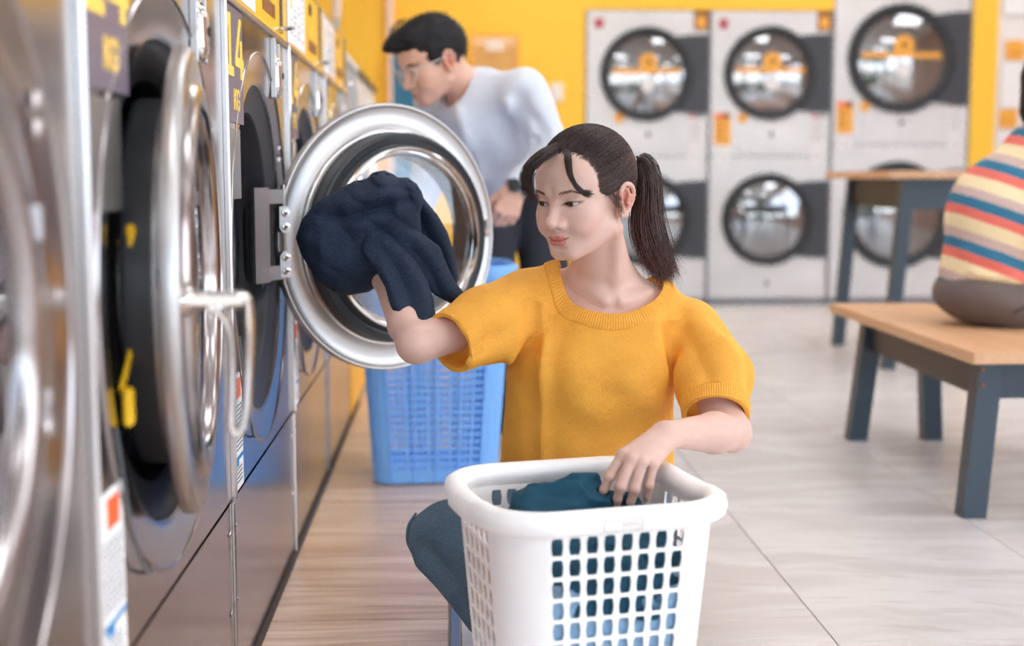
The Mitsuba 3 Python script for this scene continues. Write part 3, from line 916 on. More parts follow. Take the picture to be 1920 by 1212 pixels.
put(k + '__valve', cbox((0.035, 0.035, 0.10), (-0.53, 6.3, 1.55), 0.008), 'm_satin')

# smaller grey machines past the washers
principled('m_grey_blue', lin(150, 168, 180), rough=0.4)
principled('m_putty', lin(214, 206, 200), rough=0.5)
for i, (a, b, txt) in enumerate(((4.80, 5.45, 'grey blue soap vending machine just past the washer row'), (5.47, 6.10, 'second, paler vending machine past the washer row'), (6.12, 6.75, 'farthest pale vending machine past the washer row'))):
    k = thing('vending_machine', txt, 'vending machine')
    yc, l = (a + b) / 2, b - a
    put(k + '__body', cbox((0.55, l, 1.30), (-0.66, yc, 0.65), 0.01), 'm_grey_blue' if i == 0 else 'm_putty')
    put(k + '__lid', cbox((0.57, l, 0.03), (-0.655, yc, 1.305), 0.006), 'm_dryer_black' if i else 'm_putty')
    put(k + '__front_panel', cbox((0.012, l * 0.86, 0.9), (-0.382, yc, 0.78), 0.003), 'm_grey_blue' if i == 0 else ('m_paper' if i == 2 else 'm_putty'))
    put(k + '__kick_plate', cbox((0.02, l - 0.01, 0.28), (-0.380, yc, 0.15), 0.004), 'm_yellow_print')

# notice board wall right of the yellow column
for i, (x, z, w, h, b, txt) in enumerate(((3.95, 2.16, 0.36, 0.36, 'm_paper', 'large white notice sheet at the top of the white wall'), (3.86, 1.745, 0.135, 0.13, 'm_orange_sticker', 'yellow square notice under the large white sheet'),
                                   (3.85, 1.51, 0.16, 0.31, 'm_paper', 'tall white notice sheet between the two yellow squares'), (3.83, 1.28, 0.125, 0.125, 'm_orange_sticker', 'lower yellow square notice above the seated person'),
                                   (3.84, 1.13, 0.15, 0.13, 'm_paper', 'lowest white notice sheet beside the seated person'), (4.06, 1.56, 0.2, 0.36, 'm_paper', 'white notice with a blue drawing at the right edge'))):
    k = thing('notice', txt, 'notice')
    put(k + '__sheet', cbox((w, 0.004, h), (x, YW - 0.004, z), 0.001), b)
    if b == 'm_orange_sticker':
        put(k + '__print', box((w * 0.6, 0.001, 0.02), (x, YW - 0.007, z - 0.02)), 'm_amber_box')
    if i == 5:
        put(k + '__blue_drawing', cbox((0.07, 0.002, 0.10), (x - 0.04, YW - 0.007, z + 0.03), 0.0005), 'm_ink_blue')


# ------------------------------------------------------------------ bench and table
def light_wood(p, n, uv):
    w = fbm(p.x * 3.0, p.y * 0.8, p.z * 3.0, octaves=2)
    g = fbm(p.x * 55.0 + w * 8.0, p.y * 2.2, p.z * 40.0, octaves=3)
    return mix(lin(198, 148, 108), lin(219, 176, 136), g)


principled('m_light_wood', proc(light_wood), rough=0.35)
principled('m_dark_leg', lin(44, 60, 72), rough=0.38)
principled('m_rail', lin(56, 50, 48), rough=0.45)
principled('m_copper', lin(120, 78, 62), rough=0.4, metal=0.6)


def slanted_leg(bottom, top, w, d, ang=0.0):
    """a square-section leg from bottom to top (both centres), section w x d"""
    b, t = np.asarray(bottom, float), np.asarray(top, float)
    v = []
    for c in (b, t):
        for sx, sy in ((-1, -1), (1, -1), (1, 1), (-1, 1)):
            o = np.array([sx * w / 2, sy * d / 2, 0])
            o = rot([0, 0, 1], ang) @ o
            v.append(c + o)
    m = trimesh.convex.convex_hull(np.array(v))
    return m


def leggy(name, label, cat, corners, h, th, over, w, d, splay, rail_h, ang):
    """corners: four leg feet (near left, near right, far right, far left)"""
    k = thing(name, label, cat)
    f = [np.array([x, y, 0.0]) for x, y in corners]
    c = sum(f) / 4
    tops = []
    for q in f:
        dirn = (c - q)
        t = q + np.array([dirn[0] * splay[0], dirn[1] * splay[1], 0]) + np.array([0, 0, h - th])
        tops.append(t)
        put(k + '__leg', slanted_leg(q, t, w, d, ang), 'm_dark_leg')
    for i in range(4):
        a, b = tops[i], tops[(i + 1) % 4]
        e = (b - a) / np.linalg.norm(b - a)
        s = np.cross([0, 0, 1], e)
        z1, z0 = h - th - 0.002, h - th - rail_h
        v = [p + s * o + np.array([0, 0, z - (h - th)]) for p in (a + e * 0.01, b - e * 0.01) for o in (-0.011, 0.011) for z in (z0, z1)]
        put(k + '__rail', trimesh.convex.convex_hull(np.array(v)), 'm_rail' if i in (1, 3) else 'm_dark_leg')
    ex = (f[1] - f[0]) / np.linalg.norm(f[1] - f[0])
    ey = (f[3] - f[0]) / np.linalg.norm(f[3] - f[0])
    p0, p1, p2, p3 = f[0] - ex * over[0] - ey * over[1], f[1] + ex * over[0] - ey * over[1], f[2] + ex * over[0] + ey * over[2], f[3] - ex * over[0] + ey * over[2]
    poly = sg.Polygon([p[:2] for p in (p0, p1, p2, p3)]).buffer(-0.012).buffer(0.012, 6)
    m = extrude(poly, th - 0.008)
    m2 = extrude(poly.buffer(-0.004), th)
    m.apply_translation([0, 0, h - th + 0.004])
    m2.apply_translation([0, 0, h - th])
    put(k + '__top', join(m, m2), 'm_light_wood', smooth=25)
    return k, tops


k, tops = leggy('bench', 'low bench with a pale wooden seat and dark slanted legs under the seated person', 'bench',
                [(1.338, 3.325), (1.645, 3.335), (1.604, 4.345), (1.350, 4.350)], 0.440, 0.030, (0.050, 0.10, 0.20), 0.062, 0.058, (0.28, 0.05), 0.105, 0)
for z in (0.385, 0.345):
    put(k + '__bolt', moved(lathe([(0.006, 0.0), (0.006, 0.003), (1e-4, 0.003)], 14), frame((1.352 + 0.012 * (z - 0.2), 3.325 - 0.029 + 0.05 * 0.5 * z / 0.41 * 1.0, z), (1, 0, 0), (0, 0, 1), (0, -1, 0))), 'm_copper')
for z in (0.10, 0.135):
    put(k + '__bolt', moved(lathe([(0.006, 0.0), (0.006, 0.003), (1e-4, 0.003)], 14), frame((1.350 - 0.031 + 0.02 * z, 3.330, z), (0, 1, 0), (0, 0, 1), (-1, 0, 0))), 'm_copper')
leggy('table', 'tall folding table with a pale wooden top and dark legs in front of the dryers', 'table',
      [(1.995, 5.985), (3.30, 5.985), (3.30, 6.865), (2.020, 6.865)], 0.905, 0.035, (0.06, 0.11, 0.13), 0.060, 0.055, (0.10, 0.0), 0.14, 0)


# ------------------------------------------------------------------ laundry baskets
def superrect(hx, hy, r, n):
    """n points round a rounded rectangle, evenly spaced, and the outward normals"""
    p = sg.box(-hx + r, -hy + r, hx - r, hy - r).buffer(r, 24)
    L = p.exterior.length
    s = np.arange(n) / n * L
    q = np.array([p.exterior.interpolate(x).coords[0] for x in s])
    return q


def basket_wall(hx, hy, r, z0, z1, taper, holes, res, thick, sag=None):
    """side wall of a rounded-rectangular basket as an extruded sheet: unrolled with shapely (holes cut), bent round the outline.
    holes(s, L): list of shapely polygons in (arc, height) space. taper: bottom scale."""
    outline = sg.box(-hx + r, -hy + r, hx - r, hy - r).buffer(r, 24).exterior
    L = outline.length
    return outline, L


principled('m_white_plastic', lin(248, 247, 245), rough=0.32, spec=0.5)
principled('m_blue_plastic', lin(122, 180, 243), rough=0.35, spec=0.5, spec_trans=0.0)


class Basket:
    def __init__(s, c, ang, hx, hy, r, h, taper, th):
        s.c, s.ang, s.hx, s.hy, s.r, s.h, s.taper, s.th = np.array(c, float), ang, hx, hy, r, h, taper, th
        s.line = sg.box(-hx + r, -hy + r, hx - r, hy - r).buffer(r, 32).exterior
        s.L = s.line.length
        s.tab_s = np.linspace(0, s.L, 2001)
        s.tab = np.array([s.line.interpolate(x).coords[0] for x in s.tab_s])
        # start at the middle of the front (-y) side, run counter-clockwise
        front = np.argmin(np.hypot(s.tab[:, 0], s.tab[:, 1] + hy))
        s.tab = np.vstack([s.tab[front:-1], s.tab[:front + 1]])
        if sg.Polygon(s.tab).exterior.is_ccw is False:
            s.tab = s.tab[::-1]
        t = np.gradient(s.tab, axis=0)
        t /= np.linalg.norm(t, axis=1, keepdims=True) + 1e-12
        s.nrm = np.stack([t[:, 1], -t[:, 0]], 1)

    def at(s, arc, z, off=0.0):
        a = np.mod(arc, s.L)
        x = np.interp(a, s.tab_s, s.tab[:, 0])
        y = np.interp(a, s.tab_s, s.tab[:, 1])
        nx = np.interp(a, s.tab_s, s.nrm[:, 0])
        ny = np.interp(a, s.tab_s, s.nrm[:, 1])
        k = s.taper + (1 - s.taper) * (np.asarray(z) / s.h)
        p = np.stack([x * k + nx * off, y * k + ny * off, np.broadcast_to(z, np.shape(x))], -1)
        p = p @ rot([0, 0, 1], s.ang).T
        return p + s.c

    def bend(s, m):
        """mesh in (arc, height, thickness) -> the wall"""
        v = m.vertices
        m = m.copy()
        m.vertices = s.at(v[:, 0], v[:, 1], v[:, 2])
        return m

    def wall(s, z0, z1, holes, cell=0.012):
        """plates between the holes: unrolled sheet minus holes, split along arc so that it bends"""
        out = []
        sheet = sg.box(0, z0, s.L, z1)
        tree = holes
        n = int(s.L / 0.018)
        for i in range(n):
            strip = sg.box(s.L * i / n, z0, s.L * (i + 1) / n, z1)
            hs = [h for h in holes if h.intersects(strip)]
            if hs:
                from shapely import union_all
                strip = strip.difference(union_all(hs))
            for g_ in getattr(strip, 'geoms', [strip]):
                if g_.area < 1e-7:
                    continue
                m = extrude(g_, s.th)
                m.apply_translation([0, 0, -s.th])
                c_ = m.triangles_center[:, 0]
                k_ = np.abs(m.face_normals[:, 0]) > .999
                b_ = np.minimum(np.abs(c_ - s.L * i / n), np.abs(c_ - s.L * (i + 1) / n)) < 1e-6
                m.update_faces(~(k_ & b_))
                out.append(m)
        m = s.bend(join(out))
        m.merge_vertices(digits_vertex=6)
        return m


def barrel(cx, cy, w, h, bulge=0.25):
    """a hole with bowed-in ends, like a small barrel"""
    t = np.linspace(-1, 1, 7)
    right = [(w / 2 * (1 - bulge * y * y), y * h / 2) for y in t]
    left = [(-x, y) for x, y in right[::-1]]
    return sg.Polygon([(cx + x, cy + y) for x, y in right + left]).buffer(-w * 0.08).buffer(w * 0.08, 3)


# white hamper in front of the woman
HX, HY = 0.170, 0.156
HB = Basket((0.192, 1.945, 0.004), 14.0, HX, HY, 0.080, 0.407, 0.80, 0.0035)
L = HB.L
holes = []
ROWS = [0.3630 - 0.0308 * k for k in range(11)]


def hole_block(s_mid, cols, pitch, w):
    for c in range(cols):
        s0 = s_mid + (c - (cols - 1) / 2) * pitch
        for z in ROWS:
            holes.append(barrel(s0 % L, z, w, 0.0252))


def arc_of(px, py):
    d = np.hypot(HB.tab[:, 0] - px, HB.tab[:, 1] - py)
    return HB.tab_s[np.argmin(d)]


for px, py, cols in ((0.0, -HY, 8), (HX, 0.0, 5), (0.0, HY, 8), (-HX, 0.0, 5)):
    hole_block(arc_of(px, py), cols, 0.0262 if px == 0 else 0.0300, 0.0182 if px == 0 else 0.0215)
k = thing('laundry_basket', 'white plastic laundry basket with barrel-shaped holes in front of the kneeling woman', 'basket')
put(k + '__wall', HB.wall(0.0, 0.402, holes), 'm_white_plastic', smooth=35)
put(k + '__base', moved(extrude(sg.Polygon(HB.tab * HB.taper), 0.005), frame(HB.c + np.array([0, 0, 0.0]), *(rot([0, 0, 1], HB.ang).T))), 'm_white_plastic')
ss = np.linspace(0, L, 361)[:-1]
rim_prof = [(o, z + 0.0065) for o, z in [(-0.004, 0.377), (0.004, 0.3745), (0.016, 0.375), (0.0205, 0.381), (0.0215, 0.392), (0.0175, 0.404), (0.007, 0.410), (-0.004, 0.408), (-0.010, 0.401), (-0.011, 0.390)]]


def rim_dip(s):
    """the carrying handles on the two short sides sit a little lower and thicker"""
    d = 0
    for px in (-HX, HX):
        a = arc_of(px, 0.0)
        w = np.abs((s - a + L / 2) % L - L / 2)
        d = d + np.exp(-(w / 0.062) ** 6)
    return d


P = []
for s_ in ss:
    e = float(rim_dip(s_))
    P.append([HB.at(s_, z - 0.004 * e, o * (1 + 0.18 * e) + 0.002 * e) for o, z in rim_prof] + [HB.at(s_, rim_prof[0][1] - 0.004 * e, rim_prof[0][0] * (1 + 0.18 * e) + 0.002 * e)])
put(k + '__rim', grid_mesh(np.array(P), closed_u=True), 'm_white_plastic', smooth=60)
a0 = arc_of(0.0, -HY)
lab = [sg.box(a0 - 0.03, 0.3875, a0 + 0.026, 0.403)]
m = extrude(lab[0].buffer(0.001).difference(lab[0].buffer(-0.0012)), 0.0008)
m.apply_translation([0, 0, 0.0212])
put(k + '__embossed_frame', HB.bend(m), 'm_putty')
m = join([extrude(sg.box(a0 - 0.004 + 0.0055 * j, 0.392, a0 - 0.004 + 0.0055 * j + 0.0038, 0.399), 0.0006) for j in range(5)])
m.apply_translation([0, 0, 0.0213])
put(k + '__embossed_mark', HB.bend(m), 'm_putty', kind='stuff')

# blue hamper behind
BB = Basket((-0.056, 3.895, 0.004), 3.0, 0.222, 0.185, 0.07, 0.62, 0.80, 0.003)
hb = []
for px, py, cols in ((0.0, -0.185, 17), (0.222, 0, 13), (0, 0.185, 17), (-0.222, 0, 13)):
    d = np.hypot(BB.tab[:, 0] - px, BB.tab[:, 1] - py)
    a = BB.tab_s[np.argmin(d)]
    pitch = 0.0182
    for c in range(cols):
        s0 = a + (c - (cols - 1) / 2) * pitch + (0.004 if c % 4 == 3 else 0)
        for r in range(24):
            z = 0.045 + 0.0215 * r
            hb.append(sg.box(-0.0052, -0.0062, 0.0052, 0.0062) if False else sg.Polygon([((s0 % BB.L) + x, z + y) for x, y in ((-0.0055, -0.005), (-0.004, -0.0065), (0.004, -0.0065), (0.0055, -0.005), (0.0055, 0.005), (0.004, 0.0065), (-0.004, 0.0065), (-0.0055, 0.005))]))
k = thing('laundry_basket', 'tall blue plastic laundry basket with small square holes standing behind the open door', 'basket')
put(k + '__wall', BB.wall(0.0, 0.61, hb), 'm_blue_plastic')
put(k + '__base', moved(extrude(sg.Polygon(BB.tab * BB.taper), 0.005), frame(BB.c, *(rot([0, 0, 1], BB.ang).T))), 'm_blue_plastic')
ss = np.linspace(0, BB.L, 121)[:-1]
prof = [(-0.003, 0.575), (0.012, 0.572), (0.018, 0.580), (0.018, 0.612), (0.010, 0.624), (-0.004, 0.622), (-0.008, 0.612), (-0.003, 0.575)]
put(k + '__rim', grid_mesh(np.array([[BB.at(s_, z, o) for o, z in prof] for s_ in ss]), closed_u=True), 'm_blue_plastic', smooth=60)
ribs = []
for px, py, span in ((0.0, -0.185, 0.31), (0, 0.185, 0.31)):
    a = BB.tab_s[np.argmin(np.hypot(BB.tab[:, 0] - px, BB.tab[:, 1] - py))]
    for j in range(5):
        m = extrude(sg.box(-0.0025, 0.0, 0.0025, 0.58), 0.004)
        m.apply_translation([(a + (j - 2) * span / 4) % BB.L, 0, 0])
        put(k + '__rib', BB.bend(m.subdivide()), 'm_blue_plastic')


# landmarks of the figures, in metres
HAND_L = {
    'index': [(0.2616, 2.012, 0.4466), (0.2402, 2.003, 0.4145), (0.2316, 2.006, 0.393), (0.2289, 2.014, 0.3785)],
    'middle': [(0.2733, 2.0, 0.4423), (0.255, 1.983, 0.4023), (0.2509, 1.988, 0.3837), (0.251, 1.998, 0.3704)],
    'ring': [(0.2897, 2.0, 0.438), (0.2766, 1.985, 0.3983), (0.2717, 1.99, 0.3788), (0.2715, 2.0, 0.3663)],
    'little': [(0.3089, 2.012, 0.4302), (0.3012, 2.002, 0.3999), (0.2988, 2.007, 0.3828), (0.2991, 2.014, 0.371)],
    'thumb': [(0.3108, 2.065, 0.4445), (0.2886, 2.075, 0.4254), (0.2688, 2.065, 0.4019), (0.2586, 2.05, 0.3857)]}
WRIST_L, ELBOW_L, SHOULDER_L = (0.3385, 2.07, 0.4664), (0.478, 2.24, 0.436), (0.428, 2.43, 0.585)
ELBOW_R, WRIST_R, SHOULDER_R = (-0.063, 2.29, 0.5853), (-0.1252, 2.49, 0.679), (0.140, 2.42, 0.640)
HAND_R = {
    'index': [(-0.1509, 2.565, 0.7246), (-0.161, 2.57, 0.7571), (-0.1569, 2.555, 0.772), (-0.149, 2.542, 0.7745)],
    'middle': [(-0.1386, 2.565, 0.7287), (-0.1443, 2.565, 0.7675), (-0.141, 2.545, 0.7804), (-0.1342, 2.53, 0.7809)],
    'ring': [(-0.1261, 2.56, 0.7289), (-0.1298, 2.56, 0.7636), (-0.1277, 2.54, 0.7765), (-0.122, 2.527, 0.775)],
    'little': [(-0.1145, 2.55, 0.7233), (-0.1153, 2.55, 0.7518), (-0.1135, 2.535, 0.7616), (-0.1101, 2.525, 0.759)],
    'thumb': [(-0.1363, 2.515, 0.6933), (-0.1498, 2.51, 0.7137), (-0.1498, 2.515, 0.7375), (-0.1439, 2.52, 0.7533)],
}
KNEE_R, SHIN_R, ANKLE_R = (-0.0113, 2.25, 0.2505), (0.0656, 2.15, 0.1747), (0.1162, 2.1, 0.0782)
FAR_BANG = [[(-0.0071, 0.0311, 0.0996), (-0.0106, 0.0889, 0.0904), (-0.0173, 0.124, 0.0735), (-0.0241, 0.1354, 0.0537), (-0.0231, 0.1312, 0.0299), (-0.0179, 0.1198, 0.012)], [(-0.0115, 0.028, 0.1012), (-0.0129, 0.0976, 0.0915), (-0.0226, 0.1293, 0.0689), (-0.0273, 0.1366, 0.0467), (-0.0257, 0.1313, 0.0263), (-0.0177, 0.1162, 0.0078)], [(-0.0028, 0.0347, 0.0945), (0.0023, 0.092, 0.0835), (-0.008, 0.1204, 0.0694), (-0.0135, 0.1302, 0.053), (-0.0152, 0.1278, 0.033), (-0.0126, 0.1182, 0.0091)], [(0.0015, 0.0378, 0.093), (0.0086, 0.0937, 0.0792), (-0.0022, 0.1212, 0.066), (-0.0069, 0.1277, 0.0491), (-0.0106, 0.127, 0.0293), (-0.0101, 0.1196, 0.012)]]
NEAR_BANG = [[(0.0017, 0.0437, 0.0974), (0.0271, 0.0845, 0.0769), (0.0448, 0.1031, 0.0527), (0.0589, 0.1058, 0.0319), (0.0683, 0.098, 0.0184), (0.0734, 0.0892, 0.0118)], [(0.0045, 0.0414, 0.097), (0.0343, 0.0823, 0.0766), (0.05, 0.1013, 0.0524), (0.0615, 0.1046, 0.0335), (0.071, 0.0955, 0.0198), (0.0782, 0.0819, 0.0142)], [(0.0072, 0.0392, 0.0949), (0.0383, 0.0791, 0.0744), (0.0515, 0.0974, 0.0519), (0.0616, 0.1016, 0.0348), (0.0698, 0.0934, 0.023), (0.0755, 0.0831, 0.0224)]]
PONY = [[(0.025, -0.1303, 0.0475), (0.0315, -0.1633, 0.0519), (0.044, -0.1833, 0.021), (0.0479, -0.1827, -0.0553), (0.0601, -0.1777, -0.1194), (0.0689, -0.1644, -0.1742)], [(0.0278, -0.1258, 0.0461), (0.0436, -0.1326, 0.0432), (0.0568, -0.1324, 0.0068), (0.0588, -0.1248, -0.0594), (0.0683, -0.1315, -0.1186), (0.0706, -0.1407, -0.1635)], [(0.0278, -0.1253, 0.0424), (0.0421, -0.1227, 0.0292), (0.0481, -0.1157, -0.0099), (0.0471, -0.1069, -0.0663), (0.0535, -0.1117, -0.1194), (0.0632, -0.1354, -0.1549)], [(0.0251, -0.129, 0.0381), (0.0316, -0.1257, 0.0212), (0.0254, -0.1137, -0.0252), (0.0229, -0.1046, -0.0742), (0.0307, -0.1122, -0.1163), (0.0475, -0.1354, -0.1516)], [(0.0195, -0.1381, 0.0427), (0.0148, -0.1731, 0.0352), (0.0146, -0.1938, -0.0069), (0.0166, -0.1866, -0.0703), (0.0345, -0.1808, -0.1288), (0.0561, -0.1675, -0.1674)], [(0.0195, -0.1376, 0.0389), (0.0132, -0.1631, 0.0219), (0.0039, -0.168, -0.0279), (0.0043, -0.1609, -0.0812), (0.0206, -0.1552, -0.1286), (0.0456, -0.1594, -0.1593)]]
CLOTH_MAIN = [(-0.2936, 2.53, 0.7601), (-0.282, 2.53, 0.7932), (-0.2576, 2.53, 0.8212), (-0.2415, 2.53, 0.8341), (-0.2073, 2.53, 0.8531), (-0.1822, 2.53, 0.866), (-0.1592, 2.53, 0.87), (-0.1481, 2.53, 0.882), (-0.1271, 2.53, 0.8859), (-0.1101, 2.53, 0.879), (-0.1012, 2.53, 0.872), (-0.0822, 2.53, 0.872), (-0.0653, 2.53, 0.86), (-0.0564, 2.53, 0.845), (-0.0524, 2.53, 0.831), (-0.0597, 2.53, 0.8049), (-0.056, 2.53, 0.7546), (-0.0463, 2.53, 0.7041), (-0.084, 2.53, 0.6586), (-0.1333, 2.53, 0.6719), (-0.1597, 2.53, 0.6558), (-0.195, 2.53, 0.6499), (-0.2201, 2.53, 0.655), (-0.25, 2.53, 0.6734), (-0.2695, 2.53, 0.7027), (-0.2851, 2.53, 0.731)]
CLOTH_FLAP = [(-0.0765, 2.57, 0.8548), (-0.0533, 2.57, 0.8324), (-0.0279, 2.57, 0.8018), (-0.0077, 2.57, 0.766), (0.0034, 2.57, 0.7301), (0.0114, 2.57, 0.6807), (0.0082, 2.57, 0.6518), (-0.0185, 2.57, 0.6705), (-0.0539, 2.57, 0.7426), (-0.0739, 2.57, 0.8039)]
CLOTH_TAIL_A = [(-0.166, 2.5, 0.8058), (-0.1115, 2.492, 0.7684), (-0.071, 2.448, 0.7272), (-0.0461, 2.408, 0.6909), (-0.0333, 2.37, 0.6575), (-0.0283, 2.33, 0.6235), (-0.0255, 2.3, 0.581), (-0.0448, 2.3, 0.5849), (-0.0623, 2.3, 0.5961), (-0.0762, 2.306, 0.6039), (-0.0852, 2.327, 0.6212), (-0.1004, 2.338, 0.6305), (-0.1106, 2.359, 0.6483), (-0.1204, 2.393, 0.6779), (-0.1349, 2.418, 0.7001), (-0.1641, 2.46, 0.7385)]
CLOTH_TAIL_B = [(-0.1165, 2.5, 0.8008), (-0.0571, 2.4958, 0.7701), (-0.0223, 2.4776, 0.7451), (-0.0086, 2.4524, 0.711), (0.003, 2.4335, 0.6859), (0.0243, 2.43, 0.6587), (0.0184, 2.43, 0.646), (0.0057, 2.43, 0.6392), (-0.0176, 2.43, 0.651), (-0.0351, 2.43, 0.6609), (-0.0505, 2.43, 0.6766), (-0.076, 2.4475, 0.7047), (-0.1114, 2.486, 0.7568)]
CREASE_M = [([(-0.2499, 0.8032), (-0.22, 0.8011), (-0.1901, 0.7991), (-0.1479, 0.8111), (-0.1127, 0.821), (-0.0795, 0.833)], 0.01, -0.016), ([(-0.2518, 0.8132), (-0.2077, 0.8271), (-0.1576, 0.8331), (-0.1075, 0.843)], 0.014, 0.01), ([(-0.2441, 0.7931), (-0.1982, 0.7871), (-0.1431, 0.793), (-0.0878, 0.807)], 0.012, 0.01), ([(-0.1473, 0.863), (-0.1324, 0.853), (-0.0974, 0.853), (-0.0674, 0.843)], 0.006, -0.01), ([(-0.1572, 0.867), (-0.1422, 0.875), (-0.1222, 0.875)], 0.01, 0.01), ([(-0.1022, 0.87), (-0.0853, 0.855), (-0.0775, 0.833), (-0.0637, 0.8069)], 0.007, -0.01), ([(-0.2082, 0.7851), (-0.1807, 0.7499), (-0.1742, 0.7045), (-0.1878, 0.659)], 0.022, -0.014), ([(-0.1582, 0.78), (-0.1728, 0.7398), (-0.1773, 0.6944)], 0.02, 0.012), ([(-0.274, 0.735), (-0.2293, 0.7097), (-0.1895, 0.6843), (-0.1494, 0.674)], 0.014, -0.008), ([(-0.1481, 0.79), (-0.1133, 0.7598), (-0.0784, 0.7244)], 0.01, -0.01), ([(-0.2565, 0.7651), (-0.229, 0.7349), (-0.2195, 0.6945)], 0.03, 0.01), ([(-0.1324, 0.853), (-0.1477, 0.8251), (-0.1479, 0.805)], 0.012, 0.006), ([(-0.1128, 0.807), (-0.0859, 0.7849), (-0.0579, 0.7647)], 0.01, -0.008), ([(-0.1973, 0.8531), (-0.1826, 0.8331), (-0.1578, 0.8211)], 0.008, -0.006)]
CREASE_A = [([(-0.1465, 0.778), (-0.1006, 0.7383), (-0.0673, 0.6927), (-0.0502, 0.6447), (-0.0448, 0.5895)], 0.014, 0.012), ([(-0.1231, 0.7384), (-0.0923, 0.6928), (-0.0737, 0.6448), (-0.0595, 0.5989)], 0.009, -0.009), ([(-0.1287, 0.7109), (-0.1049, 0.6708), (-0.0902, 0.6321)], 0.01, 0.007), ([(-0.1013, 0.757), (-0.0559, 0.7016), (-0.0379, 0.6489), (-0.0337, 0.5988)], 0.008, 0.006), ([(-0.0835, 0.6577), (-0.0687, 0.632), (-0.054, 0.5896)], 0.008, 0.005)]
CREASE_B = [([(-0.087, 0.776), (-0.047, 0.7471), (-0.0194, 0.7045), (0.0019, 0.6617)], 0.012, 0.01), ([(-0.0716, 0.7376), (-0.0468, 0.7093), (-0.0253, 0.6667)], 0.009, -0.009), ([(-0.0471, 0.7566), (-0.0174, 0.7186), (-0.0029, 0.6813)], 0.008, -0.006)]
CREASE_F = [([(-0.0634, 0.8345), (-0.0332, 0.7835), (-0.0079, 0.7219), (0.0042, 0.6704)], 0.01, 0.008), ([(-0.0707, 0.8141), (-0.0436, 0.7528), (-0.0102, 0.6808)], 0.01, -0.008)]


# ------------------------------------------------------------------ figures: shared head
def s_chain_r(p, pts, rad, k):
    """tapered chain through a smooth curve"""
    n = 2 * len(pts)
    return s_chain(p, smooth_path(pts, n), np.interp(np.linspace(0, 1, n), np.linspace(0, 1, len(pts)), rad), k)


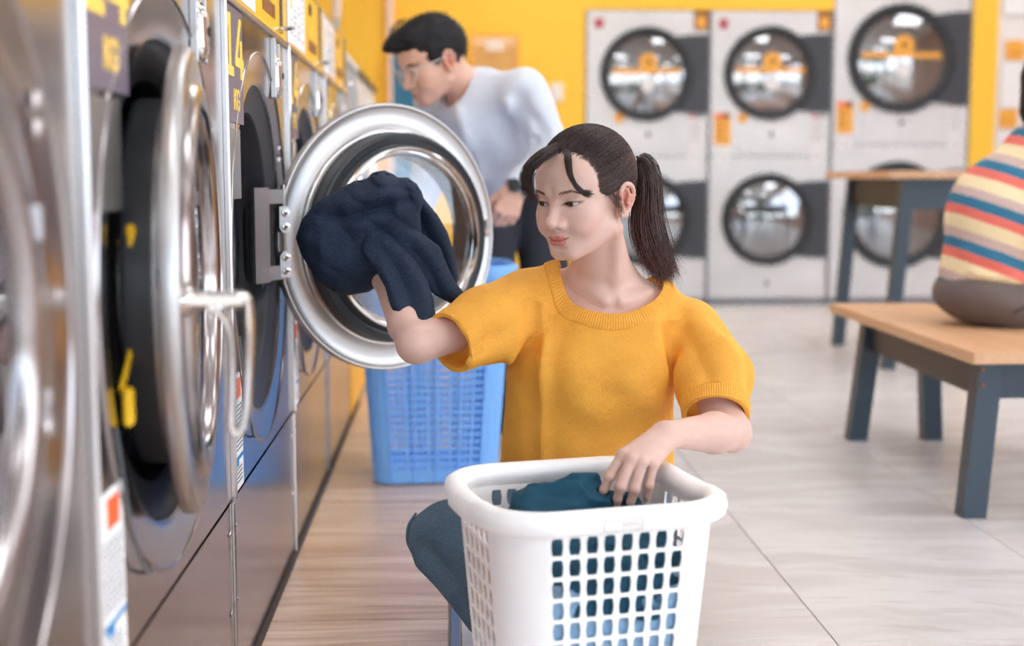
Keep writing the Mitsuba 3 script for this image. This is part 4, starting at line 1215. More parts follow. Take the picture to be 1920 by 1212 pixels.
def head_sdf(q, male=False, smile=1.0):
    """q: head space (x = own left, y = face, z = up), origin between the eyes' level and the ears; metres"""
    m = q.copy()
    m[:, 0] = np.abs(m[:, 0])                       # symmetric parts
    d = s_ell(m, (0, -.018, .028), (.0735, .094, .083))
    d = smin(d, s_ell(m, (0, .036, .034), (.058, .051, .056)), .030)
    d = smin(d, s_ell(m, (0, .030, -.030), (.0565, .055, .066)), .025)
    jw = .004 if male else 0.0
    d = smin(d, s_cone(m, (.049 + jw, .004, -.052), (.014, .064, -.086), .017, .0155 + jw * .5), .022)
    d = smin(d, s_ell(m, (0, .0635, -.086), (.017 + jw, .0145, .0135)), .012)
    d = smin(d, s_ell(m, (.036, .052, -.026), (.024, .024, .020)), .018)                 # cheek bone
    d = smin(d, s_ell(m, (.032, .060, -.044), (.020, .0205, .017)), .014)                 # cheek
    d = smin(d, s_ell(m, (0, .068, -.062), (.027, .0175, .022)), .014)                   # muzzle
    d = smin(d, s_cone(m, (.012, .0815, .017), (.038, .070, .018), .0075, .006), .014)   # brow
    d = smax(d, -s_ell(m, (.0315, .0985, -.0005), (.0195, .0185, .0125)), .012)          # sockets
    # nose
    n = s_cone(m, (0, .0790, .008), (0, .0985, -.030), .0072, .0078)
    n = smin(n, s_sphere(m, (0, .1000, -.0325), .0102), .006)
    n = smin(n, s_ell(m, (.0122, .0888, -.0365), (.0078, .0098, .0074)), .006)
    n = smin(n, s_cone(m, (0, .093, -.037), (0, .084, -.046), .0050, .0050), .006)
    d = smin(d, n, .009)
    d = smax(d, -s_ell(m, (.0062, .0930, -.0425), (.0034, .0048, .0036)), .003)
    # lips
    up = s_chain(m, [(0, .0862, -.0602), (.0075, .0865, -.0588), (.0160, .0815, -.0596 + .0012 * smile), (.0268, .0720, -.0590 + .0052 * smile)], [.0042, .0044, .0034, .0016], .002)
    lo = s_chain(m, [(0, .0852, -.0690), (.008, .0842, -.0688), (.0170, .0785, -.0655 + .0014 * smile), (.0264, .0720, -.0597 + .0052 * smile)], [.0058, .0054, .0038, .0016], .002)
    d = smin(d, np.minimum(up, lo), .0035)
    d = smax(d, -s_chain(m, [(0, .0915, -.0642), (.010, .0895, -.0635), (.0185, .0825, -.0618 + .0014 * smile), (.0295, .0740, -.0562 + .0042 * smile)], [.0012, .0011, .0010, .0008]), .0020)
    d = smax(d, -s_cone(m, (0, .0935, -.047), (0, .0945, -.054), .0022, .0018), .004)    # philtrum
    d = smax(d, -s_ell(m, (0, .0855, -.0775), (.015, .005, .0035)), .006)                # under the lower lip
    # lids: a shell on the eyeball with an almond opening
    ex, ey, ez = EYE_C
    b = s_sphere(m, EYE_C, EYE_R + .0016)
    u = (m[:, 0] - ex)
    zc = ez - .0022 + .10 * (u + .002)
    op = (np.sqrt(np.maximum((u / .0122) ** 2 + ((m[:, 2] - zc) / np.where(m[:, 2] > zc, .0036, .0034)) ** 2, 1e-9)) - 1) * .0034
    op = np.maximum(op, -(m[:, 1] - ey))
    d = smin(d, b, .0035)
    d = smax(d, -op, .0012)
    crease = s_chain(m, [(ex - .012, ey + .0105, ez + .004), (ex - .002, ey + .0128, ez + .0072), (ex + .012, ey + .0085, ez + .0058)], [.0003, .0004, .0003])
    d = smax(d, -crease, .0030)
    # ears
    R_ = rot([0, 0, 1], -22) @ rot([1, 0, 0], -8)
    ear = s_ell(m, (.0755, -.014, -.010), (.0075, .0175, .0310), R_)
    e2 = s_ell(m, (.0815, -.010, -.008), (.0060, .0110, .0205), R_)
    ear = smax(ear, -e2, .004)
    ring = s_chain_r(m, [(.076, .000, -.004), (.079, .000, .010), (.0835, -.009, .0195), (.0865, -.021, .0155), (.0865, -.027, .002), (.083, -.024, -.014), (.078, -.014, -.028), (.074, -.006, -.034), (.072, -.002, -.028)],
                   [.0026, .0030, .0034, .0036, .0034, .0034, .0046, .0052, .0034], .003)
    anti = s_chain(m, [(.082, -.016, .010), (.0835, -.019, -.002), (.080, -.015, -.014)], [.0026, .0030, .0028], .003)
    tragus = s_sphere(m, (.0755, .000, -.012), .0045)
    ear = smin(smin(smin(ear, ring, .003), anti, .003), tragus, .004)
    return smin(d, ear, .006)


EYE_R = .0118
EYE_C = (.0305, .0690, 0.0)


def head_frame(O, yaw, pitch, roll=0.0, s=1.0):
    ps, th = math.radians(yaw), math.radians(pitch)
    fw = np.array([-math.sin(ps) * math.cos(th), -math.cos(ps) * math.cos(th), -math.sin(th)])
    lf = np.array([math.cos(ps), -math.sin(ps), 0])
    up = np.cross(lf, fw)
    if up[2] < 0:
        up = -up
    M = np.stack([lf, fw, up], 1)
    M = M @ rot([0, 1, 0], roll)
    return np.asarray(O, float), M * s


def to_head(p, O, M):
    s = np.linalg.norm(M[:, 0])
    return (p - O.astype(p.dtype)) @ (M / s ** 2).astype(p.dtype), s


def hand_sdf(p, wrist, H, fore, scale=1.0, wr=(.022, .019)):
    """palm and five fingers; H: joints of every finger (knuckle, pip, dip, tip), thumb (base, joint, joint, tip)"""
    r = {'index': (.0098, .0085, .0074, .0060), 'middle': (.0100, .0087, .0075, .0061), 'ring': (.0096, .0083, .0072, .0059), 'little': (.0086, .0073, .0064, .0053)}
    w = np.asarray(wrist, float)
    palm = None
    for k in ('index', 'middle', 'ring', 'little'):
        kn = np.asarray(H[k][0])
        side = (kn - np.mean([H[j][0] for j in ('index', 'middle', 'ring', 'little')], 0)) * 0.42
        e = s_cone(p, w + side, kn, .0150 * scale, r[k][0] * 1.03 * scale)
        palm = e if palm is None else smin(palm, e, .012)
    t = [np.asarray(x) for x in H['thumb']]
    palm = smin(palm, s_cone(p, w + (t[0] - w) * .3, t[0], .016 * scale, .0125 * scale), .014)
    d = smin(palm, s_chain(p, t, [.0125 * scale, .0098 * scale, .0092 * scale, .0068 * scale], .004), .010)
    fingers = None
    for k in ('index', 'middle', 'ring', 'little'):
        c = s_chain(p, H[k], [x * scale for x in r[k]], .003)
        pip = s_sphere(p, H[k][1], r[k][1] * 1.07 * scale)
        c = smin(c, pip, .004)
        fingers = c if fingers is None else np.minimum(fingers, c)
    d = smin(d, fingers, .0055)
    return d


def strands(paths, r0, n_side=3, taper=True):
    """many thin hairs: paths (k, m, 3), radius r0 (k,) -> one mesh and the strand number of every vertex"""
    P = np.asarray(paths, float)
    k, m = P.shape[:2]
    t = np.gradient(P, axis=1)
    t /= np.linalg.norm(t, axis=2, keepdims=True) + 1e-12
    ref = np.array([0.37, 0.55, 0.75])
    a = np.cross(t, ref)
    a /= np.linalg.norm(a, axis=2, keepdims=True) + 1e-12
    b = np.cross(t, a)
    prof = np.ones(m)
    if taper:
        u_ = np.linspace(0, 1, m)
        prof = np.minimum(np.minimum(1, 0.25 + 2.2 * (1 - u_)), 0.06 + 7 * u_)
    th = np.arange(n_side) * 2 * PI / n_side
    r = np.broadcast_to(np.asarray(r0, float), (k,))[:, None, None, None] * prof[None, :, None, None]
    v = P[:, :, None] + r * (np.cos(th)[None, None, :, None] * a[:, :, None] + np.sin(th)[None, None, :, None] * b[:, :, None])
    idx = np.arange(k * m * n_side).reshape(k, m, n_side)
    nx = np.roll(idx, -1, axis=2)
    q = np.stack([idx[:, :-1], nx[:, :-1], nx[:, 1:], idx[:, 1:]], -1).reshape(-1, 4)
    return mesh_of(v.reshape(-1, 3), q), np.repeat(np.arange(k), m * n_side)


def guide_hairs(guides, n, spread, m=26, rng_=None, jitter=0.5, ends=0.0):
    """hairs as random blends of guide curves"""
    G = np.array([smooth_path(g_, m) for g_ in guides])
    out = []
    for _ in range(n):
        w = rng_.dirichlet(np.full(len(G), jitter))
        c = (w[:, None, None] * G).sum(0)
        s = np.linspace(0, 1, m)[:, None]
        o = rng_.normal(0, spread, 3)
        wave = rng_.normal(0, spread * .6, 3) * np.sin(s * PI * rng_.uniform(1, 2.5) + rng_.uniform(0, 6))
        c = c + o * np.minimum(1, .25 + s * 1.6) + wave * s + rng_.normal(0, ends, 3) * s ** 3
        out.append(c)
    return np.array(out)


SKIN = np.array(lin(208, 172, 157))
scene['m_skin_f'] = {'type': 'twosided', 'bsdf': {'type': 'principled', 'base_color': {'type': 'mesh_attribute', 'name': 'vertex_color'}, 'roughness': 0.46, 'specular': 0.42, 'sheen': 0.15}}
scene['m_hair'] = {'type': 'twosided', 'bsdf': {'type': 'principled', 'base_color': {'type': 'mesh_attribute', 'name': 'vertex_color'}, 'roughness': 0.36, 'specular': 0.5}}
scene['m_hair_base'] = {'type': 'twosided', 'bsdf': {'type': 'diffuse', 'reflectance': rgb(*lin(40, 29, 27))}}
scene['m_eye'] = {'type': 'twosided', 'bsdf': {'type': 'principled', 'base_color': {'type': 'mesh_attribute', 'name': 'vertex_color'}, 'roughness': 0.08, 'specular': 0.6}}
principled('m_nail', lin(244, 240, 240), rough=0.18)


def mask(d, r, soft):
    return np.clip((r - d) / soft + 0.5, 0, 1)


def face_colors(v, O, M, base, lip, brow_dark, male=False):
    q, s = to_head(v.astype(np.float64), O, M)
    m = q.copy()
    m[:, 0] = np.abs(m[:, 0])
    c = np.tile(base, (len(v), 1))

    def blend(c, col, w):
        return c * (1 - w[:, None]) + np.asarray(col) * w[:, None]
    n = meshkit.fbm(v * 60, 3, 5)
    c = c * (0.95 + 0.10 * n[:, None])
    rosy = base * np.array([1.0, .80, .76])
    c = blend(c, rosy, mask(np.linalg.norm((m - [.040, .058, -.036]) / [1, 1, .8], axis=1), .022, .022) * .5)
    c = blend(c, rosy, mask(np.linalg.norm(m - [0, .104, -.034], axis=1), .008, .010) * .35)
    c = blend(c, base * np.array([1.0, .66, .58]), mask(np.linalg.norm(m - [.081, -.012, -.006], axis=1), .020, .012) * .75)
    lu = s_chain(m, [(0, .0880, -.0604), (.0080, .0878, -.0592), (.0165, .0822, -.0588), (.0262, .0735, -.0540)], [.0048, .0044, .0032, .0014])
    ll = s_chain(m, [(0, .0872, -.0690), (.008, .0862, -.0688), (.0170, .0792, -.0643), (.0258, .0735, -.0548)], [.0064, .0058, .0040, .0016])
    w = np.clip(0.5 - np.minimum(lu, ll) / .0012, 0, 1) * (m[:, 1] > .06)
    c = blend(c, lip, w * (.45 if male else .9))
    seam = s_chain(m, [(0, .0890, -.0642), (.010, .0875, -.0635), (.0185, .0815, -.0604), (.0290, .0740, -.0522)], [.0003] * 4)
    c = blend(c, np.asarray(lip) * .35, np.clip(1 - seam / .0016, 0, 1) * .8)
    nos = s_sphere(m, (.0062, .0930, -.0425), .003)
    c = blend(c, base * np.array([.35, .2, .17]), np.clip(.5 - nos / .0014, 0, 1) * .9)
    brow = d_poly(m, [(.0140, .0860, .0152), (.0260, .0820, .0188), (.0370, .0750, .0203), (.0500, .0620, .0150)])
    c = blend(c, np.asarray(brow_dark) * 1.6, np.clip(1.3 - brow / .0042, 0, 1) * np.interp(m[:, 0], [.012, .018, .045, .052], [.2, .75, .7, .2]) * (m[:, 1] > .03))
    # lid margins: dark lash line and a little pencil at the outer corner
    u = m[:, 0] - EYE_C[0]
    zc = EYE_C[2] - .0022 + .10 * (u + .002)
    up = m[:, 2] > zc
    e = np.sqrt((u / .0122) ** 2 + ((m[:, 2] - zc) / np.where(up, .0036, .0034)) ** 2)
    front = (m[:, 1] > .068)
    if not male:
        c = blend(c, brow_dark, np.clip(1.25 - np.abs(e - 1.12) / .40, 0, 1) * np.where(up, .95, .35) * front)
        wing = d_poly(m, [(EYE_C[0] + .0108, .0745, -.0004), (EYE_C[0] + .0190, .0660, .0026)])
        c = blend(c, brow_dark, np.clip(1 - wing / .0016, 0, 1) * .85)
        c = blend(c, base * np.array([.80, .62, .58]), np.clip(1 - np.abs(e - 1.75) / .8, 0, 1) * np.where(up, .45, .12) * front)
    return c


def project_face(fn_local, x, z, y0=.125, n=22):
    """front surface y of the head at (x, z) by bisection"""
    lo = np.zeros(len(x)) + .02
    hi = np.zeros(len(x)) + y0
    for _ in range(n):
        mid = (lo + hi) / 2
        f = fn_local(np.stack([x, mid, z], 1))
        inside = f < 0
        lo = np.where(inside, mid, lo)
        hi = np.where(inside, hi, mid)
    return (lo + hi) / 2


def eyeball(gaze, iris, white=(.50, .47, .46)):
    """unit eyeball mesh with colours; gaze: direction in head space"""
    m = trimesh.creation.icosphere(subdivisions=5, radius=1.0)
    g_ = np.asarray(gaze, float) / np.linalg.norm(gaze)
    a = np.degrees(np.arccos(np.clip(m.vertices @ g_, -1, 1)))
    c = np.tile(np.array(white), (len(a), 1))
    k = np.clip((31.0 - a) / 3.0, 0, 1)[:, None]
    rim = np.clip((29.0 - a) / 5.0, 0, 1)[:, None]
    c = c * (1 - k) + k * (np.asarray(iris) * (0.35 + 0.65 * rim))
    p = np.clip((12.0 - a) / 2.0, 0, 1)[:, None]
    c = c * (1 - p) + p * 0.004
    m.vertices = m.vertices + g_ * (np.clip((30 - a) / 30, 0, 1) ** 1.0 * .07)[:, None]
    return m, c


# ------------------------------------------------------------------ the kneeling woman
WO, WM = head_frame((.2292, 2.324, .8401), 41, 8)


def wl(l):
    return WO + WM @ np.asarray(l, float)


NECK_B = np.array([.286, 2.432, .665])
W_SH_R, W_SH_L = np.array(SHOULDER_R), np.array(SHOULDER_L)

TORSO = np.array([  # z, cx, cy, a, b
    [.20, .252, 2.455, .165, .125], [.30, .250, 2.445, .158, .120], [.37, .248, 2.43, .152, .116], [.45, .250, 2.425, .150, .114], [.52, .254, 2.42, .152, .110],
    [.58, .266, 2.425, .156, .110], [.62, .276, 2.43, .150, .104], [.655, .282, 2.435, .115, .086], [.69, .285, 2.44, .070, .060], [.72, .286, 2.44, .045, .045]])


def torso_sdf(p, grow):
    z = np.clip(p[:, 2], TORSO[0, 0], TORSO[-1, 0])
    cx, cy, a, b = (np.interp(z, TORSO[:, 0], TORSO[:, k]) for k in range(1, 5))
    a, b = a + grow, b + grow
    x, y = p[:, 0] - cx, p[:, 1] - cy
    k0 = np.sqrt((x / a) ** 2 + (y / b) ** 2)
    k1 = np.sqrt((x / a ** 2) ** 2 + (y / b ** 2) ** 2)
    d = k0 * (k0 - 1) / np.maximum(k1, 1e-6)
    d = np.maximum(d, np.maximum(p[:, 2] - (.725 + grow), (.20 - grow) - p[:, 2]))
    for c, r in (((.212, 2.352, .530), .046), ((.318, 2.352, .522), .046)):
        d = smin(d, s_sphere(p, c, r + grow), .05)
    d = smin(d, s_sphere(p, (.200, 2.425, .668), .040 + grow), .03)
    d = smin(d, s_sphere(p, (.372, 2.432, .642), .040 + grow), .03)
    d = smin(d, s_cone(p, (.285, 2.445, .680), tuple(W_SH_R + [0.006, 0, .004]), .045 + grow, .052 + grow), .035)
    d = smin(d, s_cone(p, (.285, 2.445, .668), tuple(W_SH_L + [-.006, 0, .000]), .045 + grow, .052 + grow), .035)
    return d


def woman_skin_upper(p):
    q, s = to_head(p, WO, WM)
    d = head_sdf(q)
    nk = s_cone(p, wl((-.002, -.020, -.045)), NECK_B + np.array([-.004, -.008, 0]), .0490, .0545)
    nk = smin(nk, s_cone(p, wl((.050, -.020, -.060)), (.292, 2.372, .658), .012, .009), .016)
    nk = smin(nk, s_cone(p, wl((-.050, -.020, -.060)), (.276, 2.372, .660), .012, .009), .016)
    d = smin(d, nk, .018)
    t = torso_sdf(p, -.011)
    t = smin(t, s_cone(p, (.300, 2.352, .650), (.356, 2.392, .664), .008, .007), .014)
    t = smin(t, s_cone(p, (.270, 2.352, .652), (.218, 2.392, .682), .008, .007), .014)
    return smin(d, t, .030)


def arm_l(p):
    d = s_chain(p, [W_SH_L, ELBOW_L], [.042, .0345], 0)
    fe, fw = np.array(ELBOW_L), np.array(WRIST_L)
    mid = fe + (fw - fe) * .28
    d = smin(d, s_chain(p, [fe, mid, fw], [.0320, .0345, .0205], .01), .010)
    return smin(d, hand_sdf(p, WRIST_L, HAND_L, None, .93), .010)


def arm_r(p):
    d = s_chain(p, [W_SH_R, ELBOW_R], [.042, .0340], 0)
    fe, fw = np.array(ELBOW_R), np.array(WRIST_R)
    mid = fe + (fw - fe) * .28
    d = smin(d, s_chain(p, [fe, mid, fw], [.0310, .0325, .0210], .01), .010)
    return smin(d, hand_sdf(p, WRIST_R, HAND_R, None, .93), .010)


def woman_lower(p):
    d = s_ell(p, (.255, 2.46, .235), (.135, .10, .09))
    d = smin(d, s_chain(p, [(.19, 2.42, .24), KNEE_R, SHIN_R, ANKLE_R], [.066, .046, .036, .028], .01), .03)
    d = smin(d, s_chain(p, [(.29, 2.42, .22), (.30, 2.20, .085), (.29, 2.58, .065)], [.066, .048, .030], .01), .03)
    return np.maximum(d, -(p[:, 2] - .03)) if False else d


parts_ = [surface(woman_skin_upper, (.07, 2.17, .58), (.50, 2.56, .97), .0016),
          surface(arm_l, (.20, 1.95, .35), (.52, 2.50, .66), .0018),
          surface(arm_r, (-.19, 2.25, .52), (.21, 2.58, .82), .0019),
          surface(woman_lower, (-.10, 2.0, .0), (.48, 2.70, .36), .009)]
bm = join(parts_)
cols = face_colors(bm.vertices, WO, WM, SKIN, np.array(lin(190, 104, 94)), np.array(lin(44, 28, 26)))
kn = np.array([HAND_L[k][i] for k in ('index', 'middle', 'ring', 'little') for i in (0, 1)])
dk = np.min(np.linalg.norm(bm.vertices[:, None, :] - kn[None], axis=2), axis=1) if len(bm.vertices) < 3e5 else None
if dk is not None:
    w_ = mask(dk, .010, .012)[:, None] * .30
    cols = cols * (1 - w_) + w_ * SKIN * np.array([1.0, .78, .72])
k_w = thing('person', 'kneeling woman with a dark ponytail in a mustard knit top and jeans', 'person')
put(k_w + '__body', bm, 'm_skin_f', smooth=True, color=np.clip(cols, 0, 1))
for sx in (-1, 1):
    gz = rot([0, 0, 1], 9) @ rot([1, 0, 0], -9) @ np.array([0, 1, 0])
    m, c = eyeball(gz, lin(74, 44, 30))
    m.vertices = (m.vertices * EYE_R + np.array([EYE_C[0] * sx, EYE_C[1], EYE_C[2]])) @ WM.T + WO
    put(k_w + '__eye', m, 'm_eye', smooth=True, color=c)
# brows and lashes
br = np.random.default_rng(21)
hs = []
for sx in (-1, 1):
    n = 190
    t = br.uniform(0, 1, n)
    cx = np.interp(t, [0, .6, 1], [.0135, .036, .0505])
    cz = np.interp(t, [0, .55, 1], [.0150, .0205, .0145]) + br.normal(0, .0011, n) * np.interp(t, [0, .7, 1], [1.2, 1, .3])
    dx = np.interp(t, [0, 1], [.0030, .0055]) * br.uniform(.7, 1.2, n)
    dz = np.interp(t, [0, .5, 1], [.0030, .0012, -.0022])
    rows = []
    for f in (0, .5, 1.0):
        x = (cx + dx * f) * sx
        z = cz + dz * f
        y = project_face(lambda q: head_sdf(q), x, z) + .0004 + .0003 * f
        rows.append(np.stack([x, y, z], 1))
    hs.append(np.stack(rows, 1))
brow = np.concatenate(hs) @ WM.T + WO
m, _ = strands(brow, .00026)
put(k_w + '__eyebrow', m, 'm_hair', color=np.tile(lin(84, 58, 50), (len(m.vertices), 1)), smooth=True, kind='stuff')
ls = []
for sx in (-1, 1):
    for t in np.linspace(-.95, 1.0, 46):
        u = .0121 * t
        z = -.0022 + .10 * (u + .002) + .0036 * math.sqrt(max(0, 1 - t * t))
        x0 = EYE_C[0] + u
        y0 = EYE_C[1] + math.sqrt(max(1e-8, (EYE_R + .0012) ** 2 - u * u - z * z))
        o = np.array([t * .0030 + .0008, .0055, .0012])
        ls.append([[sx * x0, y0, z], [sx * (x0 + o[0] * .5), y0 + o[1] * .6, z + o[2] * .1 - .0006], [sx * (x0 + o[0]), y0 + o[1], z + o[2]]])
m, _ = strands(np.array(ls) @ WM.T + WO, .00022)
put(k_w + '__eyelash', m, 'm_hair', color=np.tile(lin(24, 16, 16), (len(m.vertices), 1)), smooth=True, kind='stuff')
for kf in ('index', 'middle', 'ring', 'little'):
    a, b, c = (np.array(HAND_L[kf][i]) for i in (1, 2, 3))
    ax = (c - b) / np.linalg.norm(c - b)
    back = EYE - c
    back = back / np.linalg.norm(back) + np.array([0, 0, .25])
    back = back - ax * (back @ ax)
    back /= np.linalg.norm(back)
    sd = np.cross(ax, back)
    r = .0058 if kf != 'little' else .0050
    i, j = np.meshgrid(np.linspace(-1, 1, 9), np.linspace(-1, 1, 11), indexing='ij')
    wd = r * .78 * np.sqrt(np.clip(1 - .25 * np.clip(j, 0, 1) ** 2 - .55 * np.clip(-j, 0, 1) ** 4, 0, 1))
    P = c + (ax * ((j[..., None] * .0066) + .0012)) + sd * (i * wd)[..., None] + back * (np.sqrt(np.maximum(.0064 ** 2 - (i * wd) ** 2, 1e-9)) + .0004)[..., None] * 1.0
    P2 = P - back * .0016
    ring = [np.concatenate([P[:, 0], P[-1, 1:], P[-2::-1, -1], P[0, -2:0:-1]])]
    put(k_w + '__fingernail', join(grid_mesh(P), grid_mesh(P2)), 'm_nail', smooth=True)

# ---- hair: a cap on the skull, strands swept back to the tie, curtain bangs, ponytail
TIE = np.array([.012, -.122, .043])
HC, HR = np.array([0, -.016, .032]), np.array([.0785, .1005, .0890])
HL = np.array([[.115, .062], [.085, .0590], [.072, .043], [.062, .030], [.050, .014], [.034, .006], [.018, .003], [.008, .006], [0, .010], [-.022, .013], [-.036, -.010], [-.055, -.034], [-.085, -.042], [-.13, -.045]])[::-1]


def hairline(y):
    return np.interp(y, HL[:, 0], HL[:, 1])


def hair_cap(p):
    q, s = to_head(p, WO, WM)
    d = s_ell(q, HC, HR)
    d = smin(d, s_sphere(q, TIE + [-.004, .010, 0], .020), .03)
    cut = (hairline(q[:, 1]) - q[:, 2])
    part = np.exp(-(q[:, 0] / .0035) ** 2) * np.clip((q[:, 1] - .0) / .05, 0, 1) * .0025
    wave = (meshkit.noise(np.stack([q[:, 2] * 160 + q[:, 0] * 30, q[:, 1] * 9, q[:, 0] * 90], 1).astype(float), 4) - .5) * .0022
    return smax(d + part + wave, cut * .8, .006)


cap = surface(hair_cap, (.07, 2.18, .72), (.42, 2.52, .98), .0022)


def hair_color(n, rng_, red=0.0):
    a, b = np.array(lin(38, 27, 26)), np.array(lin(78, 52, 44))
    t = rng_.uniform(0, 1, (n, 1)) ** 1.6
    c = a * (1 - t) + b * t
    return c


hr = np.random.default_rng(5)
k_h = put(k_w + '__hair', cap, 'm_hair_base', smooth=True)
# swept-back strands over the cap
starts = []
while len(starts) < 3600:
    y = hr.uniform(-.10, .088)
    x = hr.normal(0, .055)
    u = np.array([x, y - HC[1], 0])
    e = 1 - (x / HR[0]) ** 2 - (u[1] / HR[1]) ** 2
    if e <= 0.01:
        continue
    z = HC[2] + HR[2] * math.sqrt(e) * (1 if hr.random() < .80 else -.45)
    if z < hairline(y) + .001:
        # start on the hairline
        z = hairline(y) + hr.normal(0.000, .0030)
        k = max(0.0, 1 - (u[1] / HR[1]) ** 2 - ((z - HC[2]) / HR[2]) ** 2)
        x = math.copysign(HR[0] * math.sqrt(k), x)
    starts.append([x, y, z])
while len(starts) < 5000:                         # the temples and the sides above the ears
    y = hr.uniform(-.03, .072)
    z = hairline(y) + hr.uniform(-.002, .030) * hr.random()
    k = 1 - ((y - HC[1]) / HR[1]) ** 2 - ((z - HC[2]) / HR[2]) ** 2
    if k > .02:
        starts.append([math.copysign(HR[0] * math.sqrt(k), hr.uniform(-.3, 1)), y, z])
S = np.array(starts)
m_ = 22
tt = np.linspace(0, 1, m_)[None, :, None]
P = S[:, None] * (1 - tt) + TIE * tt
P[..., 2] += (np.sin(tt[..., 0] * PI) * .010) * hr.normal(1, .6, (len(S), 1))
u = P - HC
k = np.linalg.norm(u / HR, axis=2, keepdims=True)
lift = 1.004 + .020 * hr.random((len(S), 1, 1)) * np.sin(np.clip(tt * PI, 0, PI)) ** .5
Q = HC + u / k * lift
w_ = np.clip((tt - .86) / .14, 0, 1)
Q = Q * (1 - w_) + P * w_
ear_c = np.array([.081, -.013, -.010])
clear = (np.linalg.norm((np.abs(Q) * [1, 0, 0] + Q * [0, 1, 1] - ear_c) / [.8, .75, 1.25], axis=2) > .0245).all(1)
Q = Q[clear]
m, sid = strands(Q @ WM.T + WO, .00026 + .0003 * hr.random(len(Q)))
put(k_h + '__swept_strands', m, 'm_hair', smooth=True, color=hair_color(len(Q), hr)[sid], kind='stuff')
# ponytail
core = np.array([smooth_path(g_, 24) for g_ in PONY]).mean(0) @ WM.T + WO
pr = np.interp(np.linspace(0, 1, 24), [0, .08, .25, .6, .85, 1], [.010, .012, .017, .018, .014, .004])
pc = sweep(core, pr, 14)
put(k_w + '__ponytail', pc, 'm_hair', smooth=True, color=np.tile(lin(42, 28, 26), (len(pc.vertices), 1)))
H = guide_hairs(PONY, 2200, .0030, 30, hr, .45, .012)
fly = guide_hairs(PONY, 60, .006, 30, hr, .4, .014)
H = np.concatenate([H, fly])
H[:, :, :] = H
m, sid = strands(H @ WM.T + WO, np.concatenate([.00030 + .0003 * hr.random(2200), np.full(60, .00022)]))
base = hair_color(len(H), hr)[sid]
along = np.tile(np.repeat(np.linspace(0, 1, 30), 3), len(H))[:, None]
base = base * (1 + along * np.array([.9, .35, .2]))
put(k_w + '__ponytail__strands', m, 'm_hair', smooth=True, color=np.clip(base, 0, 1), kind='stuff')
for nm, gd, n, sp in (('curtain_bang', FAR_BANG, 330, .0024), ('curtain_bang', NEAR_BANG, 210, .0009)):
    H = guide_hairs(gd, n, sp, 26, hr, .5, .0015)
    m, sid = strands(H @ WM.T + WO, .00026 + .00024 * hr.random(n))
    put(k_w + '__' + nm, m, 'm_hair', smooth=True, color=(hair_color(n, hr) * .8)[sid])
wisps = [[(.060, .040, .022), (.071, .030, .004), (.078, .018, -.010), (.083, .006, -.020)], [(.068, .018, .014), (.077, .010, .002), (.084, -.004, -.010), (.085, -.016, -.016)],
         [(.070, .010, .010), (.076, .006, -.012), (.076, .004, -.030), (.072, .004, -.042)]]
H = guide_hairs(wisps, 40, .0018, 18, hr, .4, .003)
m, sid = strands(H @ WM.T + WO, .00022)
put(k_h + '__loose_wisps', m, 'm_hair', smooth=True, color=hair_color(len(H), hr)[sid], kind='stuff')
tie_m = trimesh.creation.torus(.0135, .0042, major_sections=28, minor_sections=10)
td = WM @ np.array([.25, -1, .25])
td /= np.linalg.norm(td)
tm = trimesh.geometry.align_vectors([0, 0, 1], td)
tm[:3, 3] = wl(TIE + [.002, -.008, .002])
principled('m_hair_tie', lin(196, 178, 150), rough=0.5)
put(k_w + '__hair_tie', moved(tie_m, tm), 'm_hair_tie', smooth=True)

# ---- mustard knit top
CL, CR, CF, CB = np.array([.188, 2.415, .712]), np.array([.384, 2.42, .684]), np.array([.287, 2.322, .637]), np.array([.286, 2.510, .728])
CC = (CL + CR + CF + CB) / 4
C_u = (CR - CL) / np.linalg.norm(CR - CL)
C_v = CF - CB
C_v -= C_u * (C_v @ C_u)
C_v /= np.linalg.norm(C_v)
C_n = np.cross(C_v, C_u)
if C_n[2] < 0:
    C_n = -C_n
C_a, C_b = np.linalg.norm(CR - CL) / 2, np.linalg.norm(CF - CB) / 2


def collar_d(p):
    q = p - CC.astype(p.dtype)
    u, v = q @ C_u.astype(p.dtype), q @ C_v.astype(p.dtype)
    k0 = np.sqrt((u / C_a) ** 2 + (v / C_b) ** 2)
    k1 = np.sqrt((u / C_a ** 2) ** 2 + (v / C_b ** 2) ** 2)
    return np.where(k0 > 1e-4, k0 * (k0 - 1) / np.maximum(k1, 1e-6), -C_a), q @ C_n.astype(p.dtype)


SL_R = [(.140, 2.42, .638), (.062, 2.355, .612), (-.004, 2.297, .587)]
SL_L = [(.428, 2.43, .585), (.466, 2.335, .520), (.455, 2.262, .460)]
RAD_R, RAD_L = [.070, .066, .049], [.070, .066, .053]


def sleeve(p, pts, rad):
    d = s_chain(p, [pts[0], pts[1], tuple(np.array(pts[2]) + (np.array(pts[2]) - np.array(pts[1])) * .4)], [rad[0], rad[1], rad[2]], .02)
    ax = np.array(pts[2]) - np.array(pts[1])
    ax = ax / np.linalg.norm(ax)
    h = (p - np.array(pts[2], p.dtype)) @ ax.astype(p.dtype)
    return d, h


